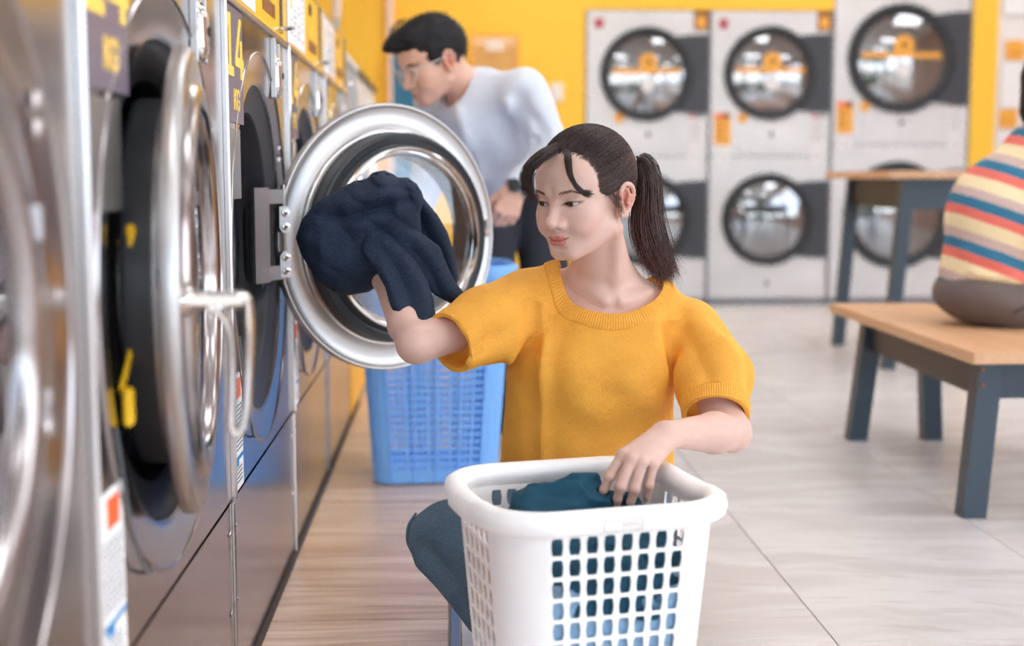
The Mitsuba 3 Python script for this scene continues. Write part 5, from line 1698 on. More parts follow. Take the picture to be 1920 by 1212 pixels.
FOLDS = [  # polyline, width, height (+ ridge, - groove)
    ([(.122, 2.36, .655), (.105, 2.33, .56), (.100, 2.33, .45), (.102, 2.33, .36)], .010, .0120),
    ([(.142, 2.33, .640), (.128, 2.315, .55), (.126, 2.32, .44), (.128, 2.32, .34)], .009, -.0120),
    ([(.160, 2.33, .65), (.150, 2.31, .56), (.150, 2.31, .46), (.150, 2.31, .36)], .011, .0085),
    ([(.196, 2.33, .63), (.176, 2.31, .55), (.172, 2.305, .46), (.176, 2.31, .36)], .012, -.0032),
    ([(.360, 2.33, .62), (.372, 2.32, .54), (.385, 2.33, .46), (.390, 2.34, .38)], .014, .0050),
    ([(.385, 2.34, .60), (.400, 2.345, .52), (.408, 2.36, .44)], .010, -.0100),
    ([(.235, 2.30, .47), (.290, 2.30, .455), (.345, 2.305, .47)], .016, .0035),
    ([(.21, 2.305, .43), (.26, 2.30, .41), (.33, 2.305, .42)], .014, -.0025),
    ([(.30, 2.30, .52), (.345, 2.31, .48), (.37, 2.32, .40)], .013, .0030),
    # sleeves
    ([(.120, 2.36, .665), (.060, 2.30, .640), (.020, 2.27, .610)], .010, .0050), ([(.118, 2.34, .62), (.070, 2.29, .60), (.020, 2.25, .575)], .009, -.0045),
    ([(.100, 2.33, .58), (.055, 2.29, .565), (.01, 2.26, .555)], .010, .0050), ([(.135, 2.36, .60), (.10, 2.33, .55), (.07, 2.32, .535)], .009, -.005),
    ([(.44, 2.37, .62), (.475, 2.31, .56), (.490, 2.25, .49)], .012, .0050), ([(.415, 2.36, .60), (.440, 2.29, .54), (.452, 2.22, .48)], .010, -.0050),
    ([(.40, 2.36, .56), (.420, 2.28, .50), (.425, 2.22, .46)], .010, .0045), ([(.46, 2.36, .64), (.505, 2.33, .58), (.515, 2.27, .50)], .010, -.004)]


def fold_field(p, folds):
    o = np.zeros(len(p), p.dtype)
    for pts, w, a in folds:
        d = d_poly(p, pts)
        o = o + a * np.exp(-(d / w) ** 2 * .5 / 1.6)
    return o * FOLD_GAIN


FOLD_GAIN = 1.7


def shirt(p, grow=0.0, cut=True):
    t = torso_sdf(p, .006)
    t = np.maximum(t, .325 - p[:, 2])
    r, hr_ = sleeve(p, SL_R, RAD_R)
    l, hl_ = sleeve(p, SL_L, RAD_L)
    r = smax(r, hr_, .006)
    l = smax(l, hl_, .006)
    d = smin(t, r, .016)
    d = smin(d, l, .012)
    d = d - fold_field(p, FOLDS)
    d = d - (meshkit.noise((p * np.array([14, 14, 8], p.dtype)).astype(float), 9) - .5).astype(p.dtype) * .007
    d = d - grow
    if cut:
        c, h = collar_d(p)
        d = smax(d, -np.maximum(c, -(h + .075)), .003)
        for (pts, rad, hh) in ((SL_R, RAD_R, hr_), (SL_L, RAD_L, hl_)):
            inner = s_cone(p, pts[1], tuple(np.array(pts[2]) * 1.3 - np.array(pts[1]) * .3), rad[1] - .010, rad[2] - .0035)
            d = smax(d, -np.maximum(inner, -(hh + .030)), .002)
    return d


sm = surface(lambda p: shirt(p), (-.09, 2.14, .31), (.56, 2.60, .76), .0030)


def collar(p):
    c, h = collar_d(p)
    q = p - CC.astype(p.dtype)
    an = np.arctan2(q @ C_v.astype(p.dtype) / C_b, q @ C_u.astype(p.dtype) / C_a)
    d = shirt(p, .0026, cut=False) - .00075 * np.cos(an * 156)
    band = np.maximum(-(c + .001), c - .0235)
    return smax(np.maximum(d, -(d + .0075)), np.maximum(band, -(h + .070)), .003)


cm = surface(collar, (.14, 2.23, .60), (.43, 2.56, .77), .00105)


def cuff_fn(pts, rad):
    def fn(p):
        s, h = sleeve(p, pts, rad)
        b_ = np.array(pts[2], p.dtype)
        ax = np.array(pts[2]) - np.array(pts[1])
        ax /= np.linalg.norm(ax)
        e1 = np.cross(ax, [0, 0, 1])
        e1 /= np.linalg.norm(e1)
        e2 = np.cross(ax, e1)
        an = np.arctan2((p - b_) @ e2.astype(p.dtype), (p - b_) @ e1.astype(p.dtype))
        d = s - .0015 - fold_field(p, FOLDS[9:]) * .35 - .00065 * np.cos(an * 88)
        d = np.maximum(d, np.maximum(h - .0015, -(h + .026)))
        ins = s_cone(p, pts[1], tuple(np.array(pts[2]) * 1.3 - np.array(pts[1]) * .3), rad[1] - .010, rad[2] - .0045)
        return smax(d, -ins, .002)
    return fn


def knit(p, n, uv):
    a = noise(p.x * 620, p.y * 620, p.z * 420)
    b = fbm(p.x * 90, p.y * 90, p.z * 60, octaves=2)
    return a * 0.7 + b * 0.6


def knit_color(p, n, uv):
    a = noise(p.x * 700, p.y * 700, p.z * 480)
    b = fbm(p.x * 40, p.y * 40, p.z * 40, octaves=3)
    return mix(lin(212, 146, 52), lin(238, 174, 74), a * 0.5 + b * 0.5)


scene['m_knit'] = {'type': 'twosided', 'bsdf': {'type': 'bumpmap', 'arbitrary': proc(knit, 0.0006), 'scale': 0.0012, 'bsdf': prin(proc(knit_color), rough=0.75, spec=0.25, sheen=0.4)}}
k_s = put(k_w + '__top', sm, 'm_knit', smooth=True)
for nm, mm in (('neckband', cm), ('sleeve_cuff', surface(cuff_fn(SL_R, RAD_R), (-.08, 2.22, .51), (.06, 2.38, .67), .0011)),
               ('sleeve_cuff', surface(cuff_fn(SL_L, RAD_L), (.38, 2.17, .39), (.54, 2.36, .54), .0011))):
    put(k_s + '__' + nm, mm, 'm_knit', smooth=True)

# ---- jeans
JF = [([(-.05, 2.20, .25), (.0, 2.17, .22), (.03, 2.12, .18)], .007, -.006), ([(-.055, 2.22, .215), (-.02, 2.18, .185), (.03, 2.13, .14)], .008, .007), ([(-.02, 2.18, .27), (.02, 2.17, .235), (.04, 2.14, .20)], .008, .006),
      ([(.02, 2.20, .29), (.06, 2.18, .25), (.07, 2.14, .21)], .009, -.005), ([(-.06, 2.23, .28), (-.03, 2.19, .29), (.03, 2.20, .31)], .010, .004)]


def jeans(p):
    d = s_ell(p, (.255, 2.465, .245), (.165, .125, .115))
    kn, sh, an = (np.array(x) for x in (KNEE_R, SHIN_R, ANKLE_R))
    d = smin(d, s_chain(p, [(.19, 2.43, .245), kn + [.02, .0, .005]], [.088, .066], 0), .04)
    d = smin(d, s_chain(p, [kn, sh, an], [.062, .050, .044], .02), .02)
    d = smin(d, s_ell(p, kn + [-.030, -.012, .010], (.034, .030, .034)), .018)
    l = s_chain(p, [(.29, 2.43, .235), (.300, 2.21, .095), (.29, 2.58, .075)], [.088, .072, .052], .02)
    d = smin(d, l, .04)
    d = d - fold_field(p, JF)
    d = d - (meshkit.noise((p * np.array([22, 22, 22], p.dtype)).astype(float), 3) - .5).astype(p.dtype) * .006
    d = np.maximum(d, .012 - p[:, 2])
    return np.maximum(d, (np.array([.12, 2.09, .072], p.dtype)[2] - p[:, 2]) * np.where(p[:, 1] < 2.17, 1, -1) - np.where(p[:, 1] < 2.17, 0, 9))


def denim(p, n, uv):
    a = noise(p.x * 900, p.y * 900, p.z * 300)
    b = noise(p.x * 260, p.y * 260, p.z * 900)
    f = fbm(p.x * 25, p.y * 25, p.z * 25, octaves=3)
    return mix(lin(46, 66, 82), lin(96, 116, 130), dr.clip(a * 0.4 + b * 0.3 + f * 0.55 - 0.12, 0, 1))


principled('m_denim', proc(denim), rough=0.8, spec=0.2)
jm = surface(jeans, (-.13, 2.0, .0), (.50, 2.72, .37), .0042)
k_j = put(k_w + '__jeans', jm, 'm_denim', smooth=True)
seam = sweep(smooth_path([np.array(KNEE_R) + o for o in ([-.052, -.010, .050], [-.0655, -.016, .030], [-.0680, -.016, .004], [-.060, -.012, -.018], [-.050, -.012, -.030])], 24), .0022, 8)
put(k_j + '__side_seam', seam, 'm_denim', smooth=True)
an = np.array(ANKLE_R)
cuff = sweep(smooth_path([an + [-.026, .018, .075], an + [-.012, .010, .045], an + [.004, .0, .010]], 12), [.046, .050, .047, .050, .048, .050, .049, .050, .050, .048, .049, .046], 20)
put(k_j + '__turned_hem', cuff, 'm_denim', smooth=True)
principled('m_shoe', lin(226, 226, 222), rough=0.5)
for a, b in (((.10, 2.12, .040), (.02, 2.00, .030)), ((.29, 2.60, .040), (.29, 2.70, .035))):
    put(k_w + '__shoe', surface(lambda p: np.maximum(s_chain(p, [a, b], [.040, .032], 0), .006 - p[:, 2]), np.minimum(a, b) - .06, np.maximum(a, b) + .06, .006), 'm_shoe', smooth=True)


# ------------------------------------------------------------------ the cloths
def weave(p, n, uv):
    return noise(p.x * 1100, p.y * 1100, p.z * 400) * 0.6 + noise(p.x * 300, p.y * 300, p.z * 1300) * 0.5


def navy(p, n, uv):
    a = noise(p.x * 800, p.y * 500, p.z * 220)
    b = noise(p.x * 200, p.y * 500, p.z * 900)
    return mix(lin(24, 34, 50), lin(44, 58, 78), a * 0.5 + b * 0.5)


scene['m_navy'] = {'type': 'twosided', 'bsdf': {'type': 'bumpmap', 'arbitrary': proc(weave, 0.0005), 'scale': 0.0006, 'bsdf': prin(proc(navy), rough=0.8, spec=0.2, sheen=0.3)}}


def ridged(p, f, seed):
    n = meshkit.noise((p * np.asarray(f)).astype(float), seed)
    return (1 - np.abs(2 * n - 1)).astype(np.float32)


from scipy import ndimage


def sheet(outline, creases, T_, R_, seed, back=.5, h=.0016, ripple=.009):
    """a piece of the bunched garment: an outline in x, z that follows its own depth (given per corner), with a bulge of thickness T_
    rounded over R_ at the border and folds; closed front and back"""
    P = np.array(outline)
    lo, hi = P[:, [0, 2]].min(0) - .012, P[:, [0, 2]].max(0) + .012
    n = np.ceil((hi - lo) / h).astype(int)
    gx, gz = np.meshgrid(lo[0] + h * np.arange(n[0]), lo[1] + h * np.arange(n[1]), indexing='ij')
    from PIL import Image, ImageDraw
    k = 4
    im = Image.new('L', (int(n[0] * k), int(n[1] * k)), 0)
    sp = sg.Polygon(P[:, [0, 2]]).buffer(-.004).buffer(.008).buffer(-.004)
    ring = np.array(sp.exterior.coords)
    ImageDraw.Draw(im).polygon([tuple(((q - lo) / h + .5) * k) for q in ring], fill=255)
    on = np.asarray(im).T > 127
    sd = (ndimage.distance_transform_edt(~on) - ndimage.distance_transform_edt(on)) * h / k
    sd = ndimage.gaussian_filter(sd, 3)[k // 2::k, k // 2::k][:n[0], :n[1]]
    # depth of the middle sheet: a smooth plane-like fit through the corners
    A = np.stack([np.ones(len(P)), P[:, 0], P[:, 2], P[:, 2] ** 2], 1)
    c = np.linalg.lstsq(A, P[:, 1], rcond=None)[0]
    mid = c[0] + c[1] * gx + c[2] * gz + c[3] * gz ** 2
    e = np.clip(-sd / R_, 0, 1)
    t = T_ * np.sqrt(np.clip(1 - (1 - e) ** 2, 0, 1))
    f = np.zeros_like(gx)
    q = np.stack([gx.ravel(), gz.ravel()], 1)
    for pts, w, d in creases:
        dist = d_poly(q, smooth_path(pts, 14)).reshape(gx.shape)
        if d < 0:
            f += d * np.exp(-(dist / w) ** 1.25)
        else:
            f += d * np.exp(-(dist / w) ** 2 * .5)
    p3 = np.stack([gx.ravel() * 1.0, gz.ravel(), gx.ravel() * 0 + seed], 1)
    wv = p3 + (meshkit.noise(p3 * 9, seed)[:, None] - .5) * .05
    rp = (1 - np.abs(2 * meshkit.noise(wv * np.array([26, 15, 1]), seed + 1) - 1) - .5) * ripple + (meshkit.noise(p3 * np.array([9, 9, 1]), seed + 2) - .5) * ripple * 1.4
    front = mid - t - (f + rp.reshape(gx.shape)) * np.clip(e * 2.2, 0, 1)
    rear = mid + t * back
    H = .0028

    def fn(p):
        u = np.stack([(p[:, 0] - lo[0]) / h, (p[:, 2] - lo[1]) / h])
        g = lambda a: ndimage.map_coordinates(a, u, order=1, mode='nearest')
        y = p[:, 1]
        return np.maximum(np.maximum(g(front) - y, y - g(rear)) * .8, g(sd)).astype(np.float32)
    return surface(fn, (lo[0], front[on[::k, ::k][:n[0], :n[1]]].min() - .02, lo[1]), (hi[0], rear.max() + .02, hi[1]), H)


cm_ = join(sheet(CLOTH_MAIN, CREASE_M, .062, .055, 3, .8), sheet(CLOTH_FLAP, CREASE_F, .012, .014, 5, .6, ripple=.004),
           sheet(CLOTH_TAIL_B, CREASE_B, .016, .020, 7, .6, ripple=.005), sheet(CLOTH_TAIL_A, CREASE_A, .018, .022, 9, .5, ripple=.005))
k_c = put('held_cloth', cm_, 'm_navy', smooth=True, label='dark navy linen garment held up in front of the open washer door', cat='garment')

# laundry in the white basket
principled('m_teal_cloth', proc(lambda p, n, uv: mix(lin(20, 62, 82), lin(34, 82, 104), fbm(p.x * 60, p.y * 60, p.z * 60))), rough=0.75, spec=0.25)
principled('m_light_denim', proc(lambda p, n, uv: mix(lin(112, 150, 180), lin(150, 182, 206), noise(p.x * 700, p.y * 700, p.z * 300))), rough=0.8, spec=0.2)
principled('m_grey_cloth', proc(lambda p, n, uv: mix(lin(150, 160, 166), lin(178, 186, 190), noise(p.x * 500, p.y * 500, p.z * 300))), rough=0.85, spec=0.2)


def leopard(p, n, uv):
    d1, d2, r = mikit.voronoi((p.x + p.y) * 75 + noise(p.x * 40, p.y * 40, p.z * 40), p.z * 75 + noise(p.z * 40, p.x * 40))
    ring = smoothstep(0.22, 0.30, d1) * (1 - smoothstep(0.42, 0.50, d1))
    c = mix(lin(198, 134, 84), lin(150, 88, 50), 1 - smoothstep(0.15, 0.3, d1))
    return mix(c, lin(34, 22, 18), ring * smoothstep(0.15, 0.3, r))


principled('m_leopard', proc(leopard), rough=0.75)
BI = rot([0, 0, 1], HB.ang)


def in_wall(q, k):
    e = np.abs(q[:, :2]) / k[:, None] - np.array([HX - .080, HY - .080], np.float32)
    return np.linalg.norm(np.maximum(e, 0), axis=1) + np.minimum(e.max(1), 0) - .0715


def garment(name, bsdf, lo, hi, seed, label, bulge=1.0, h=.0045):
    """a crumpled garment filling the box lo-hi of the basket's own axes, rounded to its wall"""
    lo, hi = np.array(lo, float), np.array(hi, float)
    c, r = (lo + hi) / 2, (hi - lo) / 2

    def fn(p):
        q = ((p - HB.c.astype(np.float32)) @ BI.astype(np.float32))
        k = (HB.taper + (1 - HB.taper) * q[:, 2] / HB.h)
        e = np.abs((q - c.astype(np.float32)) / r.astype(np.float32))
        d = (((e ** 3.2).sum(1)) ** (1 / 3.2) - 1) * r.min()
        w = q + (meshkit.noise((q * 11).astype(float), seed)[:, None] * .07).astype(np.float32)
        d = d + (.5 - ridged(w, (17, 17, 30), seed)) * .022 * bulge + (.5 - ridged(w + .3, (38, 38, 50), seed + 3)) * .007 * bulge
        return smax(smax(d, in_wall(q, k), .006), .012 - q[:, 2], .004)
    R = np.linalg.norm(r) + .05
    cw = HB.c + BI @ c
    m = surface(fn, (cw - [R, R, r[2] + .05]), (cw + [R, R, r[2] + .05]), h)
    return put(name, m, bsdf, smooth=True, label=label, cat='garment')


garment('laundry_garment', 'm_grey_cloth', (-.14, -.14, .02), (.14, .14, .250), 11, 'pale grey crumpled garment at the bottom of the white basket', 1.0)
garment('laundry_garment', 'm_light_denim', (-.15, -.150, .18), (.15, .04, .292), 14, 'light blue denim garment below the teal one in the white basket', 1.0)
garment('laundry_garment', 'm_leopard', (-.168, -.085, .20), (-.10, .13, .350), 17, 'leopard print garment at the left side of the white basket', .8)
TF = [([(.10, 1.98, .40), (.17, 1.90, .378), (.25, 1.86, .36)], .010, .010), ([(.14, 2.02, .40), (.22, 1.97, .385), (.30, 1.92, .365)], .010, -.009)]


def teal_fn(p):
    q = ((p - HB.c.astype(np.float32)) @ BI.astype(np.float32))
    k = (HB.taper + (1 - HB.taper) * q[:, 2] / HB.h)
    d = s_ell(q, (.010, -.020, .272), (.150, .130, .068))
    d = smin(d, s_ell(q, (.000, .078, .345), (.095, .042, .052)), .025)
    d = smin(d, s_chain(q, [(.02, .065, .372), (-.05, .045, .360), (-.105, .00, .338)], [.026, .022, .008]), .02)
    d = smin(d, s_chain(q, [(.04, .070, .370), (.09, .055, .362), (.130, .01, .340)], [.026, .022, .010]), .02)
    w = q + (meshkit.noise((q * 10).astype(float), 31)[:, None] * .07).astype(np.float32)
    d = d + (.5 - ridged(w, (14, 18, 26), 32)) * .020 + (.5 - ridged(w + .2, (36, 36, 44), 35)) * .005
    d = smax(d, in_wall(q, k), .005)
    # dent under the hand
    h = None
    for kf in ('index', 'middle', 'ring', 'little'):
        e = s_chain(p, HAND_L[kf], [.0105, .0095, .009, .008])
        h = e if h is None else np.minimum(h, e)
    return smax(d, -(h - .001), .004)


put('laundry_garment', surface(teal_fn, (-.02, 1.72, .22), (.42, 2.14, .44), .0032), 'm_teal_cloth', smooth=True, label='teal garment on top in the white basket under the woman\'s hand', cat='garment')


# ------------------------------------------------------------------ the man at the far washers
MO, MM = head_frame((-.055, 4.03, 1.215), 65, 24, 0, 1.08)


def ml(l):
    return MO + MM @ np.asarray(l, float)


M_SH_N, M_SH_F = np.array([.215, 3.985, 1.125]), np.array([-.045, 4.22, 1.105])
M_EL_N, M_WR_N = np.array([.300, 4.03, .955]), np.array([.190, 3.955, .845])
M_EL_F, M_WR_F = np.array([-.070, 4.25, .90]), np.array([-.110, 4.10, .72])
M_HIP = np.array([.195, 4.36, .86])


def m_hand(w, dirn, up, s=1.0, curl=.5):
    """a relaxed, curled hand: joints from the wrist along dirn, backs of the fingers towards up"""
    dirn = np.asarray(dirn, float) / np.linalg.norm(dirn)
    up = np.asarray(up, float) - dirn * (np.asarray(up, float) @ dirn)
    up /= np.linalg.norm(up)
    side = np.cross(dirn, up)
    H = {}
    for i, (k, L) in enumerate((('index', .072), ('middle', .078), ('ring', .072), ('little', .058))):
        kn = w + dirn * (.088 - .006 * abs(i - 1)) * s + side * (.030 - .020 * i) * s
        a1, a2, a3 = .7 * curl, 1.7 * curl, 2.5 * curl
        p1 = kn + (dirn * math.cos(a1) - up * math.sin(a1)) * L * .50 * s
        p2 = p1 + (dirn * math.cos(a2) - up * math.sin(a2)) * L * .32 * s
        p3 = p2 + (dirn * math.cos(a3) - up * math.sin(a3)) * L * .24 * s
        H[k] = [kn, p1, p2, p3]
    t0 = w + dirn * .03 * s + side * .026 * s - up * .008
    t1 = t0 + (dirn * .7 + side * .55 - up * .3) * .040 * s
    t2 = t1 + (dirn * .9 + side * .05 - up * .4) * .030 * s
    H['thumb'] = [t0, t1, t2, t2 + (dirn * .8 - side * .2 - up * .5) * .022 * s]
    return H


MH_N = m_hand(M_WR_N, (-.35, -.10, -.90), (.25, -1, .1), 1.0, .95)
MH_F = m_hand(M_WR_F, (-.4, -.5, -.7), (0, -.6, .8), 1.0, .5)


def man_skin(p):
    q, s = to_head(p, MO, MM)
    d = head_sdf(q, male=True, smile=0.3) * s
    n = s_cone(p, ml((0, -.035, -.045)), (.075, 4.115, 1.115), .055, .062)
    d = smin(d, n, .02)
    return smin(d, s_cone(p, (.075, 4.115, 1.10), tuple(M_HIP), .075, .10), .04)


def man_arm(w, el, sh, H, up):
    def fn(p):
        d = s_chain(p, [sh, el, w], [.045, .038, .026], .01)
        return smin(d, hand_sdf(p, w, H, None, 1.10), .012)
    return fn


mb = join(surface(man_skin, (-.24, 3.82, .80), (.32, 4.48, 1.42), .0034),
          surface(man_arm(M_WR_N, M_EL_N, M_SH_N, MH_N, None), (.06, 3.80, .66), (.38, 4.12, 1.20), .0032),
          surface(man_arm(M_WR_F, M_EL_F, M_SH_F, MH_F, None), (-.28, 3.92, .52), (.06, 4.34, 1.18), .0038),
          surface(lambda p: np.minimum(s_chain(p, [(.125, 4.38, .84), (.13, 4.36, .46), (.14, 4.42, .08)], [.07, .052, .04]), s_chain(p, [(.285, 4.42, .84), (.31, 4.40, .46), (.33, 4.44, .08)], [.07, .052, .04])), (.0, 4.2, .0), (.45, 4.6, .95), .012))
MSK = np.array(lin(226, 178, 154))
k_m = thing('person', 'man with short black hair and clear glasses in a pale blue shirt, bending', 'person')
put(k_m + '__body', mb, 'm_skin_f', smooth=True, color=np.clip(face_colors(mb.vertices, MO, MM, MSK, np.array(lin(186, 108, 98)), np.array(lin(40, 28, 26)), male=True), 0, 1))
for sx in (-1, 1):
    m, c = eyeball(np.array([0.0, 1, -.35]), lin(50, 32, 24))
    m.vertices = (m.vertices * EYE_R + np.array([EYE_C[0] * sx, EYE_C[1], EYE_C[2]])) @ MM.T + MO
    put(k_m + '__eye', m, 'm_eye', smooth=True, color=c)
mr = np.random.default_rng(8)
hs = []
for sx in (-1, 1):
    t = mr.uniform(0, 1, 160)
    cx = np.interp(t, [0, .6, 1], [.013, .036, .051])
    cz = np.interp(t, [0, .55, 1], [.0145, .0195, .0145]) + mr.normal(0, .0016, 160)
    rows = []
    for f in (0, .5, 1.0):
        x, z = (cx + .006 * f) * sx, cz + .001 * f
        y = project_face(lambda q: head_sdf(q, True, .3), x, z) + .0006
        rows.append(np.stack([x, y, z], 1))
    hs.append(np.stack(rows, 1))
m, _ = strands(np.concatenate(hs) @ MM.T + MO, .0006)
put(k_m + '__eyebrow', m, 'm_hair', color=np.tile(lin(30, 24, 24), (len(m.vertices), 1)), smooth=True, kind='stuff')

MHL = np.array([[.12, .058], [.080, .056], [.066, .040], [.052, .022], [.040, .004], [.020, -.010], [.006, -.004], [0, .004], [-.02, .016], [-.030, -.004], [-.045, -.030], [-.08, -.048], [-.13, -.050]])[::-1]


def man_hair(p):
    q, s = to_head(p, MO, MM)
    d = s_ell(q, (0, -.016, .036), (.0785, .1000, .0900))
    d = smin(d, s_ell(q, (0, .050, .088), (.050, .050, .030)), .025)
    d = smin(d, s_ell(q, (-.004, .092, .083), (.036, .026, .016)), .015)
    cut = np.interp(q[:, 1], MHL[:, 0], MHL[:, 1]) - q[:, 2]
    w = (ridged(q, (60, 22, 60), 3) - .5) * .006
    return smax(d - w, cut * .8, .006) * s


principled('m_black_hair', lin(24, 22, 24), rough=0.6, spec=0.3)
hm = surface(man_hair, (-.24, 3.85, 1.10), (.14, 4.22, 1.42), .0032)
k_mh = put(k_m + '__hair', hm, 'm_black_hair', smooth=True)
st = []
for _ in range(420):
    x, y = mr.normal(0, .034), mr.uniform(-.09, .10)
    e = 1 - (x / .080) ** 2 - ((y + .016) / .118) ** 2
    if e < .02:
        continue
    z = .036 + .094 * math.sqrt(e) + (.012 if y > .02 else 0)
    L = mr.uniform(.012, .024)
    o = np.array([mr.normal(0, .006), L * (.9 if y > 0 else .4), L * .25 if y > .03 else -.002])
    st.append([[x, y, z - .002], [x + o[0] * .5, y + o[1] * .5, z + o[2] * .7 + .003], [x + o[0], y + o[1], z + o[2]]])
m, sid = strands(np.array(st) @ MM.T + MO, .0009)
put(k_mh + '__loose_locks', m, 'm_hair', smooth=True, color=np.tile(lin(32, 28, 29), (len(m.vertices), 1)), kind='stuff')
# glasses
principled('m_clear_frame', lin(214, 206, 198), rough=0.2)
fr = []
for sx in (-1, 1):
    a = np.linspace(0, 2 * PI, 33)
    fr.append(sweep(np.stack([sx * .0335 + .0245 * np.cos(a), .1010 - .004 * np.abs(np.cos(a)) - .012 * np.clip(sx * np.cos(a), 0, 1), -.004 + .0200 * np.sin(a)], 1), .0018, 8, caps=False))
    fr.append(sweep(smooth_path([(sx * .058, .088, .003), (sx * .072, .060, .004), (sx * .080, .010, .006), (sx * .081, -.012, .002), (sx * .080, -.024, -.012)], 20), .0018, 8))
fr.append(sweep(smooth_path([(-.010, .1015, .002), (0, .104, .005), (.010, .1015, .002)], 8), .0017, 8))
k_g = put(k_m + '__glasses', moved(join(fr), np.block([[MM, MO[:, None]], [np.zeros((1, 3)), np.ones((1, 1))]])), 'm_clear_frame', smooth=40)
for sx in (-1, 1):
    m = lathe([(.0235, 0), (.012, .0012), (1e-4, .0016)], 28)
    m.vertices = np.stack([m.vertices[:, 0] + sx * .0335, .098 + m.vertices[:, 2] - .004 * np.abs(m.vertices[:, 0] / .0235), m.vertices[:, 1] * .82 - .004], 1)
    put(k_g + '__lens', moved(m, np.block([[MM, MO[:, None]], [np.zeros((1, 3)), np.ones((1, 1))]])), 'm_glass', smooth=True)

MFOLD = [([(.20, 3.93, 1.10), (.20, 3.97, 1.02), (.19, 4.03, .94)], .014, -.012), ([(.16, 3.93, 1.08), (.15, 3.98, .99), (.16, 4.06, .90)], .016, .010), ([(.09, 3.96, 1.06), (.10, 4.0, .97), (.12, 4.08, .88)], .014, -.008),
         ([(.02, 4.0, 1.06), (.05, 4.03, .97), (.09, 4.12, .87)], .014, .009), ([(.25, 3.94, 1.09), (.29, 3.97, 1.01), (.30, 3.98, .95)], .012, .008), ([(.27, 4.0, 1.02), (.24, 3.97, .97), (.20, 3.98, .93)], .010, -.010),
         ([(.24, 3.95, 1.05), (.28, 3.95, .99), (.29, 3.96, .93)], .010, -.008)]


def man_shirt(p):
    d = s_chain(p, [(.085, 4.12, 1.085), (.150, 4.24, .97), tuple(M_HIP + [0, -.015, .03])], [.125, .140, .135], .04)
    d = smin(d, s_cone(p, (.08, 4.12, 1.115), tuple(M_SH_N), .070, .066), .04)
    d = smin(d, s_cone(p, (.08, 4.12, 1.110), tuple(M_SH_F), .070, .066), .04)
    a = s_chain(p, [M_SH_N, M_EL_N, M_WR_N + np.array([.008, .006, .012])], [.070, .058, .038], .02)
    b = s_chain(p, [M_SH_F, M_EL_F, M_WR_F], [.068, .056, .040], .02)
    d = smin(d, a, .014)
    d = smin(d, b, .02)
    d = d - fold_field(p, MFOLD)
    d = d - (meshkit.noise((p * np.array([13, 13, 9])).astype(float), 12) - .5).astype(np.float32) * .016
    d = np.maximum(d, .815 - p[:, 2] - (p[:, 1] < 4.15) * (p[:, 0] > .10) * .10 - (p[:, 0] < .0) * .5)
    c = s_cone(p, (.075, 4.115, 1.115), tuple(ml((0, -.02, -.08))), .060, .064)
    return smax(d, -c, .004)


def oxford(p, n, uv):
    return mix(lin(206, 214, 226), lin(228, 233, 240), noise(p.x * 400, p.y * 400, p.z * 400) * 0.5 + 0.5 * fbm(p.x * 14, p.y * 14, p.z * 14))


principled('m_pale_shirt', proc(oxford), rough=0.75, spec=0.2)
principled('m_charcoal', lin(58, 60, 66), rough=0.8, spec=0.2)
k_ms = put(k_m + '__shirt', surface(man_shirt, (-.24, 3.84, .60), (.42, 4.56, 1.26), .0052), 'm_pale_shirt', smooth=True)


def man_collar(p):
    ax_a, ax_b = np.array((.078, 4.120, 1.105)), np.array(ml((0, -.025, -.070)))
    d = s_cone(p, ax_a, ax_b, .088, .078)
    ins = s_cone(p, ax_a, ax_b, .076, .068)
    e = (ax_b - ax_a) / np.linalg.norm(ax_b - ax_a)
    h = (p - ax_a.astype(np.float32)) @ e.astype(np.float32)
    gap = s_cone(p, (.02, 4.02, 1.06), (.035, 4.035, 1.18), .010, .030)
    return smax(smax(smax(d, -ins, .002), np.maximum(h - .068, -(h + .020)), .004), -gap, .004)


put(k_ms + '__collar', surface(man_collar, (-.08, 3.96, 1.02), (.24, 4.28, 1.30), .004), 'm_pale_shirt', smooth=True)
put(k_ms + '__placket', sweep(smooth_path([(.015, 4.005, 1.075), (.030, 3.995, 1.02), (.055, 4.04, .93), (.085, 4.10, .85)], 16), .013, 8, flat=((.5, .7, .3), .35)), 'm_pale_shirt', smooth=40)


def trousers(p):
    l = s_chain(p, [(.125, 4.38, .83), (.128, 4.34, .47), (.140, 4.42, .05)], [.098, .078, .062], .02)
    r = s_chain(p, [(.280, 4.42, .83), (.315, 4.40, .47), (.335, 4.44, .05)], [.098, .078, .062], .02)
    d = smin(l, r, .02)
    d = smin(d, s_ell(p, tuple(M_HIP + [.01, .03, .0]), (.165, .14, .10)), .04)
    d = d - (meshkit.noise((p * np.array([14, 14, 10])).astype(float), 15) - .5).astype(np.float32) * .012
    return np.maximum(d, .03 - p[:, 2])


put(k_m + '__trousers', surface(trousers, (-.04, 4.16, .0), (.50, 4.66, 1.0), .008), 'm_charcoal', smooth=True)
for x, y in ((.130, 4.37), (.325, 4.39)):
    put(k_m + '__shoe', surface(lambda p: np.maximum(s_chain(p, [(x, y + .06, .045), (x - .06, y - .10, .038)], [.050, .042]), .004 - p[:, 2]), (x - .14, y - .18, .0), (x + .08, y + .14, .12), .008), 'm_dryer_black', smooth=True)
d_ = M_WR_N - M_EL_N
d_ /= np.linalg.norm(d_)
wm = trimesh.geometry.align_vectors([0, 0, 1], d_)
wm[:3, 3] = M_WR_N + d_ * .004
k_wt = put(k_m + '__watch', moved(lathe([(.0335, -.010), (.0345, -.008), (.0345, .008), (.0335, .010)], 36), wm), 'm_black_plastic', smooth=40)
fm = trimesh.geometry.align_vectors([0, 0, 1], np.array([-.1, -1, .25]) / np.linalg.norm([.1, 1, .25]))
